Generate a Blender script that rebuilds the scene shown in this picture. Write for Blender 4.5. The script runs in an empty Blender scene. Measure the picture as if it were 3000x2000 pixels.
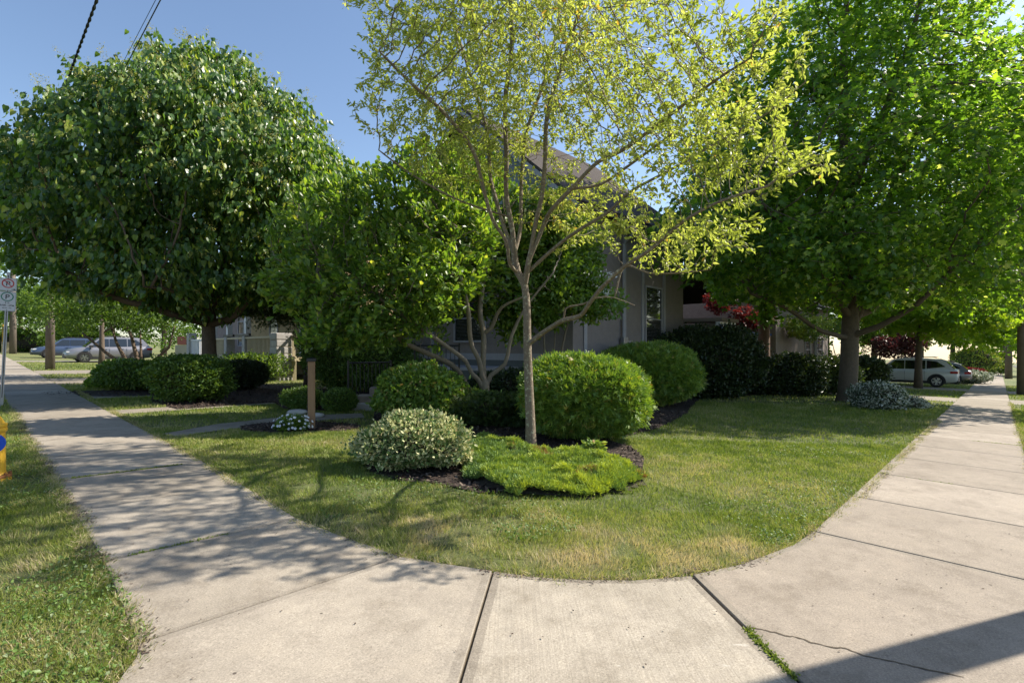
import bpy, math, random
import numpy as np
from mathutils import Vector, Matrix
rng = np.random.default_rng(7)
random.seed(7)
sc = bpy.context.scene
COL = sc.collection
# ------------------------------------------------------------------ camera
F = 1508.0; HC = 1024.0; EYE = 1.6; SL = 0.0246          # focal in 3000px units, horizon row, eye height, ground fall to the right
cam_d = bpy.data.cameras.new('camera'); cam = bpy.data.objects.new('camera', cam_d); COL.objects.link(cam)
cam_d.sensor_width = 36; cam_d.lens = 36*F/3000; cam_d.shift_y = (HC-1000)/3000
cam_d.clip_start = .05; cam_d.clip_end = 3000
cam.location = (0, 0, EYE); cam.rotation_euler = (math.radians(90), 0, 0)
sc.camera = cam
# ------------------------------------------------------------------ world / sun
SUN_EL = math.radians(43); SUN_AZ = math.atan2(.94, .345)
w = bpy.data.worlds.new('World'); sc.world = w; w.use_nodes = True
nt = w.node_tree; bg = nt.nodes['Background']
sky = nt.nodes.new('ShaderNodeTexSky'); sky.sky_type = 'NISHITA'; sky.sun_disc = False
sky.sun_elevation = SUN_EL; sky.sun_rotation = SUN_AZ; sky.altitude = 100; sky.air_density = 1.0; sky.dust_density = .8; sky.ozone_density = 1.6
nt.links.new(sky.outputs[0], bg.inputs[0]); bg.inputs[1].default_value = .108
sd = bpy.data.lights.new('sun', 'SUN'); sd.energy = 5.0; sd.angle = math.radians(.55); sd.color = (1, .915, .79)
so = bpy.data.objects.new('sun', sd); COL.objects.link(so)
sdir = Vector((math.sin(SUN_AZ)*math.cos(SUN_EL), math.cos(SUN_AZ)*math.cos(SUN_EL), math.sin(SUN_EL)))
so.rotation_euler = sdir.to_track_quat('Z', 'Y').to_euler()
sc.view_settings.view_transform = 'Standard'; sc.view_settings.look = 'None'; sc.view_settings.gamma = 1
sc.view_settings.exposure = 0.92
sc.render.engine = 'CYCLES'
sc.cycles.max_bounces = 6; sc.cycles.diffuse_bounces = 3; sc.cycles.glossy_bounces = 2; sc.cycles.transmission_bounces = 5
sc.cycles.transparent_max_bounces = 6
sc.cycles.caustics_reflective = False; sc.cycles.caustics_refractive = False
sc.cycles.sample_clamp_indirect = 4
sc.cycles.use_denoising = True
try: sc.cycles.denoiser = 'OPENIMAGEDENOISE'
except Exception: pass

# ------------------------------------------------------------------ ground coordinates
E1 = np.array([-.7267, .687]); E2 = np.array([.687, .7267]); LOTROT = math.atan2(.7267, .687)
def gz(x, y=0): return -SL*x
def gp(px, py):
    D = EYE*F/((py-HC)-SL*(px-1500)); X = (px-1500)/F*D
    return np.array([X, D, gz(X)])
def at(px, py, D): return np.array([(px-1500)/F*D, D, EYE+(HC-py)/F*D])
def lot(a, b, dz=0.0):
    p = E1*a + E2*b
    return np.array([p[0], p[1], gz(p[0])+dz])

# ------------------------------------------------------------------ low level mesh
def tag(o, label=None, cat=None, group=None, kind=None):
    if label: o['label'] = label
    if cat: o['category'] = cat
    if group: o['group'] = group
    if kind: o['kind'] = kind
    return o
def np_mesh(name, V, loops, starts, mats, parent=None, attr=None, mi=None, smooth=False):
    me = bpy.data.meshes.new(name)
    V = np.asarray(V, dtype=np.float32); loops = np.asarray(loops, dtype=np.int32); starts = np.asarray(starts, dtype=np.int32)
    me.vertices.add(len(V)); me.vertices.foreach_set('co', V.ravel())
    me.loops.add(len(loops)); me.loops.foreach_set('vertex_index', loops)
    me.polygons.add(len(starts)); me.polygons.foreach_set('loop_start', starts)
    if attr is not None:
        at_ = me.attributes.new('rnd', 'FLOAT', 'FACE'); at_.data.foreach_set('value', np.asarray(attr, dtype=np.float32))
    for m in (mats if isinstance(mats, (list, tuple)) else [mats]): me.materials.append(m)
    if mi is not None: me.polygons.foreach_set('material_index', np.asarray(mi, dtype=np.int32))
    me.polygons.foreach_set('use_smooth', np.full(len(starts), smooth, dtype=bool))
    me.update(calc_edges=True)
    o = bpy.data.objects.new(name, me); COL.objects.link(o)
    if parent: o.parent = parent
    return o
class MB:
    def __init__(s): s.v = []; s.f = []; s.m = []
    def poly(s, pts, m=0):
        n = len(s.v); s.v += [tuple(map(float, p)) for p in pts]; s.f.append(list(range(n, n+len(pts)))); s.m.append(m)
    def raw(s, vs, fs, m=0):
        n = len(s.v); s.v += [tuple(map(float, p)) for p in vs]
        for f in fs: s.f.append([i+n for i in f]); s.m.append(m)
    def box(s, x0, x1, y0, y1, z0, z1, m=0):
        vs = [(x, y, z) for z in (z0, z1) for x, y in ((x0, y0), (x1, y0), (x1, y1), (x0, y1))]
        s.raw(vs, [(3, 2, 1, 0), (4, 5, 6, 7), (0, 1, 5, 4), (1, 2, 6, 5), (2, 3, 7, 6), (3, 0, 4, 7)], m)
    def prism(s, poly, z0, z1, m=0):      # poly list of (x,y), ccw
        n = len(poly)
        vs = [(x, y, z0) for x, y in poly]+[(x, y, z1) for x, y in poly]
        fs = [list(range(n))[::-1], list(range(n, 2*n))]+[(i, (i+1) % n, (i+1) % n+n, i+n) for i in range(n)]
        s.raw(vs, fs, m)
    def slab(s, pts, t, m=0):             # polygon in space thickened along its normal
        P = [Vector(p) for p in pts]; nr = (P[1]-P[0]).cross(P[2]-P[1]).normalized()*t
        n = len(P); vs = [tuple(p) for p in P]+[tuple(p+nr) for p in P]
        fs = [list(range(n))[::-1], list(range(n, 2*n))]+[(i, (i+1) % n, (i+1) % n+n, i+n) for i in range(n)]
        s.raw(vs, fs, m)
    def tube(s, pts, rad, n=8, m=0, cap=True):
        pts = [Vector(p) for p in pts]; N = len(pts)
        if not isinstance(rad, (list, tuple, np.ndarray)): rad = [rad]*N
        vs = []; up = Vector((0.31, 0.17, 0.93))
        t0 = (pts[1]-pts[0]).normalized(); a = t0.cross(up)
        if a.length < .1: a = t0.cross(Vector((1, 0, 0)))
        a.normalize()
        for i, p in enumerate(pts):
            t = (pts[min(i+1, N-1)]-pts[max(i-1, 0)])
            t = t.normalized() if t.length > 1e-9 else t0
            a = (a-t*a.dot(t)); a.normalize(); b = t.cross(a)
            for k in range(n):
                th = 2*math.pi*k/n; vs.append(p+(a*math.cos(th)+b*math.sin(th))*rad[i])
        fs = [(i*n+k, i*n+(k+1) % n, (i+1)*n+(k+1) % n, (i+1)*n+k) for i in range(N-1) for k in range(n)]
        if cap: fs += [list(range(n))[::-1], [(N-1)*n+k for k in range(n)]]
        s.raw(vs, fs, m)
    def lathe(s, prof, n=20, cx=0, cy=0, m=0):   # prof [(r,z)]
        vs = [(cx+r*math.cos(2*math.pi*k/n), cy+r*math.sin(2*math.pi*k/n), z) for r, z in prof for k in range(n)]
        fs = [(i*n+k, i*n+(k+1) % n, (i+1)*n+(k+1) % n, (i+1)*n+k) for i in range(len(prof)-1) for k in range(n)]
        fs += [list(range(n))[::-1], [(len(prof)-1)*n+k for k in range(n)]]
        s.raw(vs, fs, m)
    def build(s, name, mats, parent=None, smooth=False, bevel=0, attr=None):
        loops = [i for f in s.f for i in f]; st = np.cumsum([0]+[len(f) for f in s.f])[:-1]
        o = np_mesh(name, np.array(s.v), loops, st, mats, parent, attr=attr, mi=s.m, smooth=smooth)
        if bevel:
            b = o.modifiers.new('bevel', 'BEVEL'); b.width = bevel; b.segments = 2; b.limit_method = 'ANGLE'
        return o
def empty(name, loc=(0, 0, 0), rz=0.0, label=None, cat=None, group=None):
    o = bpy.data.objects.new(name, None); COL.objects.link(o); o.location = tuple(map(float, loc)); o.rotation_euler = (0, 0, rz)
    o.empty_display_size = .3
    return tag(o, label, cat, group)
def copy_tree(o, parent=None):
    c = o.copy(); COL.objects.link(c); c.parent = parent
    for ch in list(o.children): copy_tree(ch, c)
    return c

# ------------------------------------------------------------------ materials
def mk(name):
    m = bpy.data.materials.new(name); m.use_nodes = True; nt = m.node_tree
    return m, nt, nt.nodes['Principled BSDF']
def nd(nt, typ, **kw):
    n = nt.nodes.new(typ)
    for k, v in kw.items():
        if k in n.inputs: n.inputs[k].default_value = v
        else: setattr(n, k, v)
    return n
def ramp(nt, stops, fac=None):
    r = nt.nodes.new('ShaderNodeValToRGB'); e = r.color_ramp.elements
    while len(e) < len(stops): e.new(.5)
    for i, (p, c) in enumerate(stops):
        e[i].position = p; e[i].color = (c[0], c[1], c[2], 1)
    if fac is not None: nt.links.new(fac, r.inputs[0])
    return r
def coords(nt, scale=(1, 1, 1), rot=(0, 0, 0), obj=True):
    tc = nt.nodes.new('ShaderNodeTexCoord'); mp = nt.nodes.new('ShaderNodeMapping')
    mp.inputs['Scale'].default_value = scale; mp.inputs['Rotation'].default_value = rot
    nt.links.new(tc.outputs['Object'], mp.inputs[0]); return mp.outputs[0]
def noise(nt, vec, scale, detail=4, rough=.6):
    n = nd(nt, 'ShaderNodeTexNoise'); n.inputs['Scale'].default_value = scale; n.inputs['Detail'].default_value = detail; n.inputs['Roughness'].default_value = rough
    nt.links.new(vec, n.inputs['Vector']); return n.outputs['Fac']
def bump(nt, bsdf, h, strength=.3, dist=.01):
    b = nd(nt, 'ShaderNodeBump'); b.inputs['Strength'].default_value = strength; b.inputs['Distance'].default_value = dist
    nt.links.new(h, b.inputs['Height']); nt.links.new(b.outputs[0], bsdf.inputs['Normal'])
def mixc(nt, fac, a, b, mode='MIX'):
    m = nt.nodes.new('ShaderNodeMix'); m.data_type = 'RGBA'; m.blend_type = mode
    for sock, v in ((m.inputs[0], fac), (m.inputs[6], a), (m.inputs[7], b)):
        if isinstance(v, (int, float)): sock.default_value = v
        elif isinstance(v, (tuple, list)): sock.default_value = (v[0], v[1], v[2], 1)
        else: nt.links.new(v, sock)
    return m.outputs[2]
def leaf_mat(name, stops, trans=.4, tcol=1.6, rough=.45, spec=.5, tint=(1.15, 1.1, .35)):
    stops = [(q, (x[0]*1.2, x[1]*1.03, x[2]*.88) if x[1] > x[0]*1.2 else x) for q, x in stops]
    m, nt, p = mk(name)
    a = nd(nt, 'ShaderNodeAttribute'); a.attribute_name = 'rnd'
    r = ramp(nt, stops, a.outputs['Fac'])
    nt.links.new(r.outputs[0], p.inputs['Base Color'])
    p.inputs['Roughness'].default_value = rough; p.inputs['Specular IOR Level'].default_value = spec
    if trans > 0:
        t = nd(nt, 'ShaderNodeBsdfTranslucent'); c = mixc(nt, 1.0, r.outputs[0], tuple(x*tcol for x in tint), 'MULTIPLY')
        nt.links.new(c, t.inputs[0])
        mx = nd(nt, 'ShaderNodeMixShader'); mx.inputs[0].default_value = trans
        nt.links.new(p.outputs[0], mx.inputs[1]); nt.links.new(t.outputs[0], mx.inputs[2])
        nt.links.new(mx.outputs[0], nt.nodes['Material Output'].inputs[0])
    return m
def bark_mat(name, c1, c2, sc_=6, vs=.22, st=.6, spots=None):
    m, nt, p = mk(name); v = coords(nt, (1, 1, vs)); v2 = coords(nt)
    n1 = noise(nt, v, sc_*6, 6, .7); n2 = noise(nt, v2, sc_*.5, 3)
    r = ramp(nt, [(.3, c1), (.7, c2)], n1)
    c = mixc(nt, n2, r.outputs[0], tuple(.55*x+.1*y for x, y in zip(c1, c2)))
    if spots:
        n3 = noise(nt, v2, 22, 3); s = ramp(nt, [(.56, (0, 0, 0)), (.66, (1, 1, 1))], n3)
        c = mixc(nt, s.outputs[0], c, spots)
    nt.links.new(c, p.inputs['Base Color']); p.inputs['Roughness'].default_value = .9
    bump(nt, p, n1, st, .03); return m
def plain(name, c, rough=.6, metal=0, var=.12, scale=8, bmp=0, spec=.5):
    m, nt, p = mk(name); v = coords(nt); n = noise(nt, v, scale, 5)
    r = ramp(nt, [(.25, tuple(x*(1-var) for x in c)), (.75, tuple(min(1, x*(1+var)) for x in c))], n)
    nt.links.new(r.outputs[0], p.inputs['Base Color']); p.inputs['Roughness'].default_value = rough; p.inputs['Metallic'].default_value = metal
    p.inputs['Specular IOR Level'].default_value = spec
    if bmp: bump(nt, p, noise(nt, v, scale*12, 4), bmp, .01)
    return m
def glass_mat(name, c, rough=.05):
    m, nt, p = mk(name); p.inputs['Base Color'].default_value = (*c, 1); p.inputs['Roughness'].default_value = rough
    p.inputs['Specular IOR Level'].default_value = .9; p.inputs['Coat Weight'].default_value = .5; return m
def brick_mat(name, c1, c2, mortar, sx=4.6):
    m, nt, p = mk(name); tc = nd(nt, 'ShaderNodeTexCoord'); s = nd(nt, 'ShaderNodeSeparateXYZ'); cb = nd(nt, 'ShaderNodeCombineXYZ')
    nt.links.new(tc.outputs['Object'], s.inputs[0]); ad = nd(nt, 'ShaderNodeMath'); nt.links.new(s.outputs[0], ad.inputs[0]); nt.links.new(s.outputs[1], ad.inputs[1])
    nt.links.new(ad.outputs[0], cb.inputs[0]); nt.links.new(s.outputs[2], cb.inputs[1])
    b = nd(nt, 'ShaderNodeTexBrick'); nt.links.new(cb.outputs[0], b.inputs[0]); b.inputs['Scale'].default_value = sx
    b.inputs['Color1'].default_value = (*c1, 1); b.inputs['Color2'].default_value = (*c2, 1); b.inputs['Mortar'].default_value = (*mortar, 1)
    b.inputs['Mortar Size'].default_value = .03; b.inputs['Bias'].default_value = -.2
    n = noise(nt, coords(nt), 3, 5); c = mixc(nt, n, b.outputs[0], tuple(x*.8 for x in c2))
    nt.links.new(c, p.inputs['Base Color']); p.inputs['Roughness'].default_value = .9; bump(nt, p, b.outputs['Fac'], -.4, .01); return m
def siding_mat(name, c, pitch=9.0):
    m, nt, p = mk(name); v = coords(nt); wv = nd(nt, 'ShaderNodeTexWave'); wv.bands_direction = 'Z'; wv.wave_profile = 'SAW'
    nt.links.new(v, wv.inputs[0]); wv.inputs['Scale'].default_value = pitch/2
    n = noise(nt, v, 4, 4); r = ramp(nt, [(.3, tuple(x*.88 for x in c)), (.7, c)], n)
    nt.links.new(r.outputs[0], p.inputs['Base Color']); p.inputs['Roughness'].default_value = .6; bump(nt, p, wv.outputs['Fac'], .8, .02); return m

def concrete_mat(name, c1, c2, agg=.5, broom=0.0, stain=(.2, .17, .14)):
    m, nt, p = mk(name); v = coords(nt, (1, 1, 1), (0, 0, -LOTROT)); tc = coords(nt)
    big = noise(nt, v, .9, 5); mid = noise(nt, v, 7, 5); fine = noise(nt, v, 95, 4, .85)
    base = ramp(nt, [(.3, c1), (.7, c2)], big).outputs[0]
    base = mixc(nt, ramp(nt, [(.35, (0, 0, 0)), (.75, (.35, .35, .35))], mid).outputs[0], base, tuple(x*.72 for x in c1))
    f = ramp(nt, [(.30, (.35, .33, .31)), (.42, (.85, .84, .83)), (.55, (1.0, 1.0, 1.0)), (.68, (1.45, 1.45, 1.42))], fine).outputs[0]
    base = mixc(nt, agg, base, f, 'MULTIPLY')
    vo = nd(nt, 'ShaderNodeTexVoronoi'); nt.links.new(v, vo.inputs['Vector']); vo.inputs['Scale'].default_value = 3.1
    sp = ramp(nt, [(0, (1, 1, 1)), (.028, (1, 1, 1)), (.04, (0, 0, 0))], vo.outputs['Distance']).outputs[0]
    base = mixc(nt, sp, base, (.07, .055, .045))
    at_ = nd(nt, 'ShaderNodeAttribute'); at_.attribute_name = 'rnd'; base = mixc(nt, 1.0, base, ramp(nt, [(0, (.86, .85, .83)), (1, (1.1, 1.1, 1.1))], at_.outputs['Fac']).outputs[0], 'MULTIPLY')
    bl = noise(nt, v, 2.6, 7, .75); base = mixc(nt, .9, base, ramp(nt, [(.33, (.74, .72, .69)), (.5, (1, 1, 1)), (.68, (1.12, 1.11, 1.09))], bl).outputs[0], 'MULTIPLY')
    st = noise(nt, v, 1.7, 6, .7); base = mixc(nt, ramp(nt, [(.56, (0, 0, 0)), (.8, (.55, .55, .55))], st).outputs[0], base, stain)
    if broom:
        cv = coords(nt, (1.2, 4.5, 1), (0, 0, .9)); cn = noise(nt, cv, 1.3, 6, .75)
        base = mixc(nt, ramp(nt, [(.62, (0, 0, 0)), (.72, (.75, .75, .75))], cn).outputs[0], base, (.70, .67, .60))
    h = fine
    if broom:
        bv = coords(nt, (90, 1.5, 1), (0, 0, broom)); bn = noise(nt, bv, 1.0, 3)
        base = mixc(nt, .35, base, ramp(nt, [(.3, (.6, .6, .6)), (.6, (1.1, 1.1, 1.1))], bn).outputs[0], 'MULTIPLY'); h = bn
    nt.links.new(base, p.inputs['Base Color']); p.inputs['Roughness'].default_value = .92
    bump(nt, p, h, .35, .004); return m

M = {}
M['conc_old'] = concrete_mat('concrete_weathered', (.275, .237, .193), (.345, .30, .247), 1)
M['conc_left'] = concrete_mat('concrete_sidewalk', (.268, .236, .192), (.35, .31, .254), 1)
M['conc_new'] = concrete_mat('concrete_pale', (.33, .295, .24), (.41, .368, .305), 1, broom=.08)
M['conc_edge'] = concrete_mat('concrete_tooled_edge', (.225, .198, .16), (.30, .265, .218), 1)
M['joint'] = plain('joint_dirt', (.09, .07, .045), .95, 0, .4, 30)
M['asphalt'] = plain('asphalt', (.07, .07, .072), .9, 0, .2, 40, .4)
M['stone'] = plain('limestone', (.42, .40, .37), .9, 0, .2, 6, .6)
M['step_stone'] = plain('step_stone', (.27, .22, .17), .9, 0, .35, 5, .8)
M['mulch'] = plain('mulch_soil', (.035, .022, .016), .95, 0, .5, 25, 1)
M['white'] = plain('white_paint', (.72, .72, .72), .5, 0, .05)
M['cream'] = plain('cream_paint', (.50, .42, .26), .6, 0, .08)
M['trim'] = plain('pale_grey_trim', (.33, .32, .34), .6, 0, .06)
M['wall'] = plain('taupe_stucco', (.235, .20, .185), .85, 0, .1, 5, .5)
M['wall_dark'] = siding_mat('slate_siding', (.13, .145, .15))
M['gable'] = plain('blue_grey_panel', (.22, .25, .29), .8, 0, .08, 4)
M['black'] = plain('black_metal', (.012, .012, .013), .45, 0, .2)
M['glass'] = glass_mat('window_glass', (.012, .014, .014))
M['blind'] = plain('window_blind', (.09, .09, .085), .5)
M['roof'] = plain('asphalt_shingle', (.075, .065, .06), 1, 0, .35, 14, .8, .15)
M['roof_blue'] = plain('blue_roof', (.05, .08, .2), 1, 0, .2, 8, 0, .15)
M['bark_red'] = bark_mat('reddish_bark', (.12, .07, .045), (.22, .135, .09), 8)
M['orange'] = plain('terracotta_cloth', (.38, .10, .05), .8)
M['brick_tan'] = brick_mat('tan_brick', (.46, .33, .16), (.37, .26, .12), (.50, .43, .30))
M['brick_pink'] = brick_mat('pale_brick', (.30, .23, .20), (.24, .18, .16), (.40, .36, .33))
M['bark_lilac'] = bark_mat('lilac_bark', (.10, .07, .05), (.22, .16, .11), 7)
M['bark_maple'] = bark_mat('maple_bark', (.10, .075, .052), (.23, .175, .125), 8)
M['bark_mag'] = bark_mat('magnolia_bark', (.17, .135, .095), (.31, .26, .19), 3, .6, .15)
M['bark_hero'] = bark_mat('cherry_bark', (.16, .12, .085), (.30, .235, .17), 5, .8, .35, spots=(.36, .34, .24))
M['pole'] = bark_mat('weathered_pole', (.14, .11, .09), (.27, .22, .18), 6, .05, .5)
M['cedar'] = bark_mat('cedar_post', (.30, .17, .09), (.42, .26, .15), 4, .08, .2)
M['signbrown'] = plain('brown_sign', (.10, .045, .03), .5)
M['yellow'] = plain('hydrant_yellow', (.72, .42, .035), .5, 0, .15, 6)
_nt = M['yellow'].node_tree; _p = _nt.nodes['Principled BSDF']; _c = _p.inputs['Base Color'].links[0].from_socket; _n = noise(_nt, coords(_nt), 17, 6, .75)
_nt.links.new(mixc(_nt, ramp(_nt, [(.63, (0, 0, 0)), (.68, (1, 1, 1))], _n).outputs[0], _c, (.20, .08, .03)), _p.inputs['Base Color'])
M['blue'] = plain('blue_disc', (.0, .07, .55), .35, 0, .03)
M['rust'] = plain('rust', (.22, .09, .03), .9, 0, .4, 12)
M['galv'] = plain('galvanised', (.36, .36, .38), .4, .7, .1)
M['signwhite'] = plain('sign_white', (.68, .67, .72), .4, 0, .03)
M['signred'] = plain('sign_red', (.55, .03, .03), .4, 0, .03)
M['signgreen'] = plain('sign_green', (.0, .2, .13), .4, 0, .03)
M['signblack'] = plain('sign_black', (.015, .015, .02), .4, 0, .03)
M['tyre'] = plain('tyre_rubber', (.015, .015, .016), .85, 0, .2)
M['rim'] = plain('alloy', (.55, .56, .58), .25, .9, .03)
M['plastic'] = plain('black_plastic', (.02, .02, .022), .6, 0, .1)
M['red_lamp'] = plain('red_lamp', (.4, .01, .01), .2, 0, .05)
M['clear_lamp'] = plain('clear_lamp', (.6, .62, .65), .1, .2, .03)
def paint(name, c, metal=.3):
    m, nt, p = mk(name); p.inputs['Base Color'].default_value = (*c, 1); p.inputs['Metallic'].default_value = metal; p.inputs['Roughness'].default_value = .35
    p.inputs['Coat Weight'].default_value = .8; p.inputs['Coat Roughness'].default_value = .05; return m
M['paint_white'] = paint('car_paint_white', (.62, .62, .58), 0)
M['paint_silver'] = paint('car_paint_silver', (.27, .27, .29), .5)
M['paint_blue'] = paint('car_paint_slate', (.06, .09, .16), .4)

g = lambda a, b, c: (a, b, c)
M['lf_hero'] = leaf_mat('yellow_green_leaf', [(0, g(.17, .22, .04)), (.35, g(.30, .34, .07)), (.75, g(.43, .44, .13)), (.99, g(.52, .49, .16)), (1, g(.5, .30, .06))], .5, 1.5, .45, .45, (1.0, 1.08, .58))
M['lf_lilac'] = leaf_mat('lilac_leaf', [(0, g(.030, .082, .030)), (.5, g(.055, .130, .036)), (.85, g(.12, .22, .045)), (1, g(.26, .33, .09))], .35, 2.5, .38, .5)
M['fl_lilac'] = leaf_mat('lilac_seed_panicle', [(0, g(.28, .30, .10)), (1, g(.45, .42, .18))], .3, 1.2, .8, .2)
M['lf_maple'] = leaf_mat('maple_leaf', [(0, g(.034, .088, .02)), (.6, g(.066, .15, .026)), (.9, g(.13, .23, .04)), (1, g(.32, .36, .17))], .48, 3.1, .5, .4)
M['lf_mag'] = leaf_mat('magnolia_leaf', [(0, g(.055, .13, .03)), (.6, g(.10, .20, .04)), (.92, g(.18, .29, .06)), (1, g(.27, .34, .09))], .36, 2.3, .4, .5)
M['lf_yew'] = leaf_mat('yew_needle', [(0, g(.07, .16, .035)), (.6, g(.14, .27, .05)), (.93, g(.24, .38, .07)), (1, g(.36, .26, .08))], .25, 1.8, .45, .5)
M['lf_shrub'] = leaf_mat('shrub_leaf', [(0, g(.07, .16, .04)), (.6, g(.13, .26, .05)), (.93, g(.24, .38, .09)), (1, g(.38, .24, .12))], .3, 1.8, .4, .5)
M['lf_box'] = leaf_mat('boxwood_leaf', [(0, g(.045, .11, .02)), (.6, g(.08, .17, .03)), (1, g(.15, .25, .05))], .25, 1.6, .4, .5)
M['lf_dark'] = leaf_mat('rhododendron_leaf', [(0, g(.015, .035, .015)), (.7, g(.03, .06, .022)), (1, g(.06, .10, .035))], .2, 1.6, .35, .5)
M['lf_vari'] = leaf_mat('variegated_leaf', [(0, g(.08, .16, .06)), (.42, g(.13, .23, .09)), (.5, g(.50, .52, .24)), (.92, g(.68, .66, .38)), (1, g(.50, .40, .2))], .25, 1.1, .6, .22, (1, 1, .8))
M['lf_vari2'] = leaf_mat('silver_variegated_leaf', [(0, g(.03, .07, .03)), (.38, g(.06, .11, .05)), (.48, g(.45, .48, .40)), (1, g(.6, .62, .52))], .2, 1.1, .45, .5, (1, 1, .8))
M['lf_juni'] = leaf_mat('juniper_foliage', [(0, g(.07, .15, .06)), (.35, g(.15, .27, .08)), (.65, g(.27, .39, .08)), (.93, g(.46, .52, .06)), (1, g(.33, .20, .10))], .2, 1.4, .6, .3)
M['lf_maple_lit'] = leaf_mat('maple_leaf_lit', [(0, g(.07, .16, .02)), (.6, g(.13, .25, .03)), (1, g(.27, .36, .06))], .5, 2.4, .5, .4)  # brighter, yellower copy of the maple leaf, sunlight painted into its colour
M['lf_bg'] = leaf_mat('background_leaf', [(0, g(.04, .09, .02)), (.6, g(.07, .15, .03)), (1, g(.16, .25, .05))], .4, 2.2, .5, .4)
M['lf_red'] = leaf_mat('red_leaf', [(0, g(.07, .015, .018)), (1, g(.20, .04, .035))], .3, 1.5, .5, .4, (1.2, .7, .6))
M['lf_purple'] = leaf_mat('purple_leaf', [(0, g(.03, .012, .014)), (1, g(.08, .028, .028))], .3, 1.8, .5, .4, (1.2, .7, .7))
M['lf_ever'] = leaf_mat('cedar_foliage', [(0, g(.02, .05, .015)), (.7, g(.045, .09, .022)), (1, g(.08, .14, .03))], .2, 1.8, .5, .4)
M['petal'] = leaf_mat('white_petal', [(0, g(.75, .76, .80)), (1, g(.85, .85, .88))], .2, 1, .5, .3, (1, 1, 1))
M['twig_core'] = plain('twig_core_brown', (.045, .036, .022), .95, 0, .4, 14, 1)  # thin stems, and the solid cores that block light inside shrubs
M['blade'] = leaf_mat('grass_blade', [(0, g(.08, .15, .03)), (.25, g(.15, .23, .045)), (.5, g(.27, .31, .08)), (.7, g(.40, .36, .18)), (1, g(.55, .45, .32))], .35, 1.4, .55, .35, (1.05, 1.05, .6))
M['clover'] = leaf_mat('clover_leaf', [(0, g(.06, .13, .03)), (.8, g(.11, .21, .05)), (1, g(.30, .36, .2))], .3, 1.4, .5, .4)
M['chip'] = leaf_mat('bark_chip', [(0, g(.02, .013, .01)), (.6, g(.06, .04, .03)), (1, g(.17, .13, .10))], 0, 1, .8, .3)
M['straw'] = leaf_mat('dead_straw', [(0, g(.30, .2, .11)), (1, g(.5, .38, .25))], .1, 1, .8, .2, (1, 1, .8))

# ------------------------------------------------------------------ ground, roads, pavements
def ground_mat():
    m, nt, p = mk('lawn_ground'); v = coords(nt)
    a = noise(nt, v, .35, 5); b = noise(nt, v, 3.5, 6, .7); c = noise(nt, v, 60, 4, .8)
    r = ramp(nt, [(.3, (.08, .12, .03)), (.5, (.14, .17, .05)), (.68, (.22, .21, .08))], a).outputs[0]
    r = mixc(nt, ramp(nt, [(.45, (0, 0, 0)), (.75, (.7, .7, .7))], b).outputs[0], r, (.19, .17, .08))
    r = mixc(nt, .8, r, ramp(nt, [(.3, (.45, .45, .42)), (.7, (1.25, 1.25, 1.2))], c).outputs[0], 'MULTIPLY')
    nt.links.new(r, p.inputs['Base Color']); p.inputs['Roughness'].default_value = .95; bump(nt, p, c, 1, .03); return m
M['ground'] = ground_mat()
S = 900
mb = MB(); mb.poly([(x, y, gz(x)) for x, y in ((-S, -S), (S, -S), (S, S), (-S, S))]); tag(mb.build('ground', M['ground']), kind='structure')

def sheet(name, polys, mat, dz, kind='structure'):
    mb = MB()
    for P in polys: mb.poly([(p[0], p[1], gz(p[0])+dz) for p in P])
    o = mb.build(name, mat)
    if kind: tag(o, kind=kind)
    return o
L2 = lambda a, b: tuple(lot(a, b)[:2])
# streets: one beyond the boulevard strip at left (along a), one at right (along b)
sheet('street', [[L2(-60, -12), L2(400, -12), L2(400, -2.4), L2(-60, -2.4)], [L2(-13, -2.4), L2(-3.6, -2.4), L2(-3.6, 300), L2(-13, 300)]], M['asphalt'], .004)
mb = MB()
for P in ([(-2.6, 12), (-2.6, 12)],):
    pass
def kerb(pts, w=.15, h=.12):
    mb = MB()
    for (a0, b0), (a1, b1) in zip(pts[:-1], pts[1:]):
        d = np.array([a1-a0, b1-b0]); d = d/np.linalg.norm(d); n = np.array([-d[1], d[0]])*w
        q = [(a0, b0), (a1, b1), (a1+n[0], b1+n[1]), (a0+n[0], b0+n[1])]
        W = [lot(a, b) for a, b in q]
        mb.raw([(x, y, z-.02) for x, y, z in W]+[(x, y, z+h) for x, y, z in W], [(4, 5, 6, 7), (0, 1, 5, 4), (1, 2, 6, 5), (2, 3, 7, 6), (3, 0, 4, 7)])
    return tag(mb.build('kerb', M['conc_left']), kind='structure')
kerb([(3.5, -2.4), (300, -2.4)]); kerb([(-3.6, 6.0), (-3.6, 250)])

# slabs
slabs = []          # (polygon xy list, material index)
def quad_ab(a0, a1, b0, b1): return [L2(a0, b0), L2(a1, b0), L2(a1, b1), L2(a0, b1)]
JA = [3.25, 4.62, 6.12]+[7.62+1.5*k for k in range(0, 80)]
for a0, a1 in zip(JA[:-1], JA[1:]): slabs.append((([L2(a0, .66), L2(a1, .66), L2(a1, 2.10), L2(a0, 2.05)] if a0 < 5 else [L2(a0, .66), L2(a1, .66), L2(a1, 2.14), L2(a0, 2.10)] if a0 < 7 else quad_ab(a0, a1, .66, 2.14)) if a0 > 4 else [L2(3.25, .60), L2(4.62, .66), L2(4.62, 2.05), L2(3.96, 2.13), L2(3.27, 2.24)], 0))
JB = [5.25+1.68*k for k in range(0, 56)]
for b0, b1 in zip(JB[:-1], JB[1:]): slabs.append((quad_ab(-.33, 1.22, b0, b1), 1))
gxy = lambda px, py: tuple(gp(px, py)[:2])
edgeL = [gxy(1153, 1631), gxy(1290, 1658), gxy(1444, 1681)]
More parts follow.
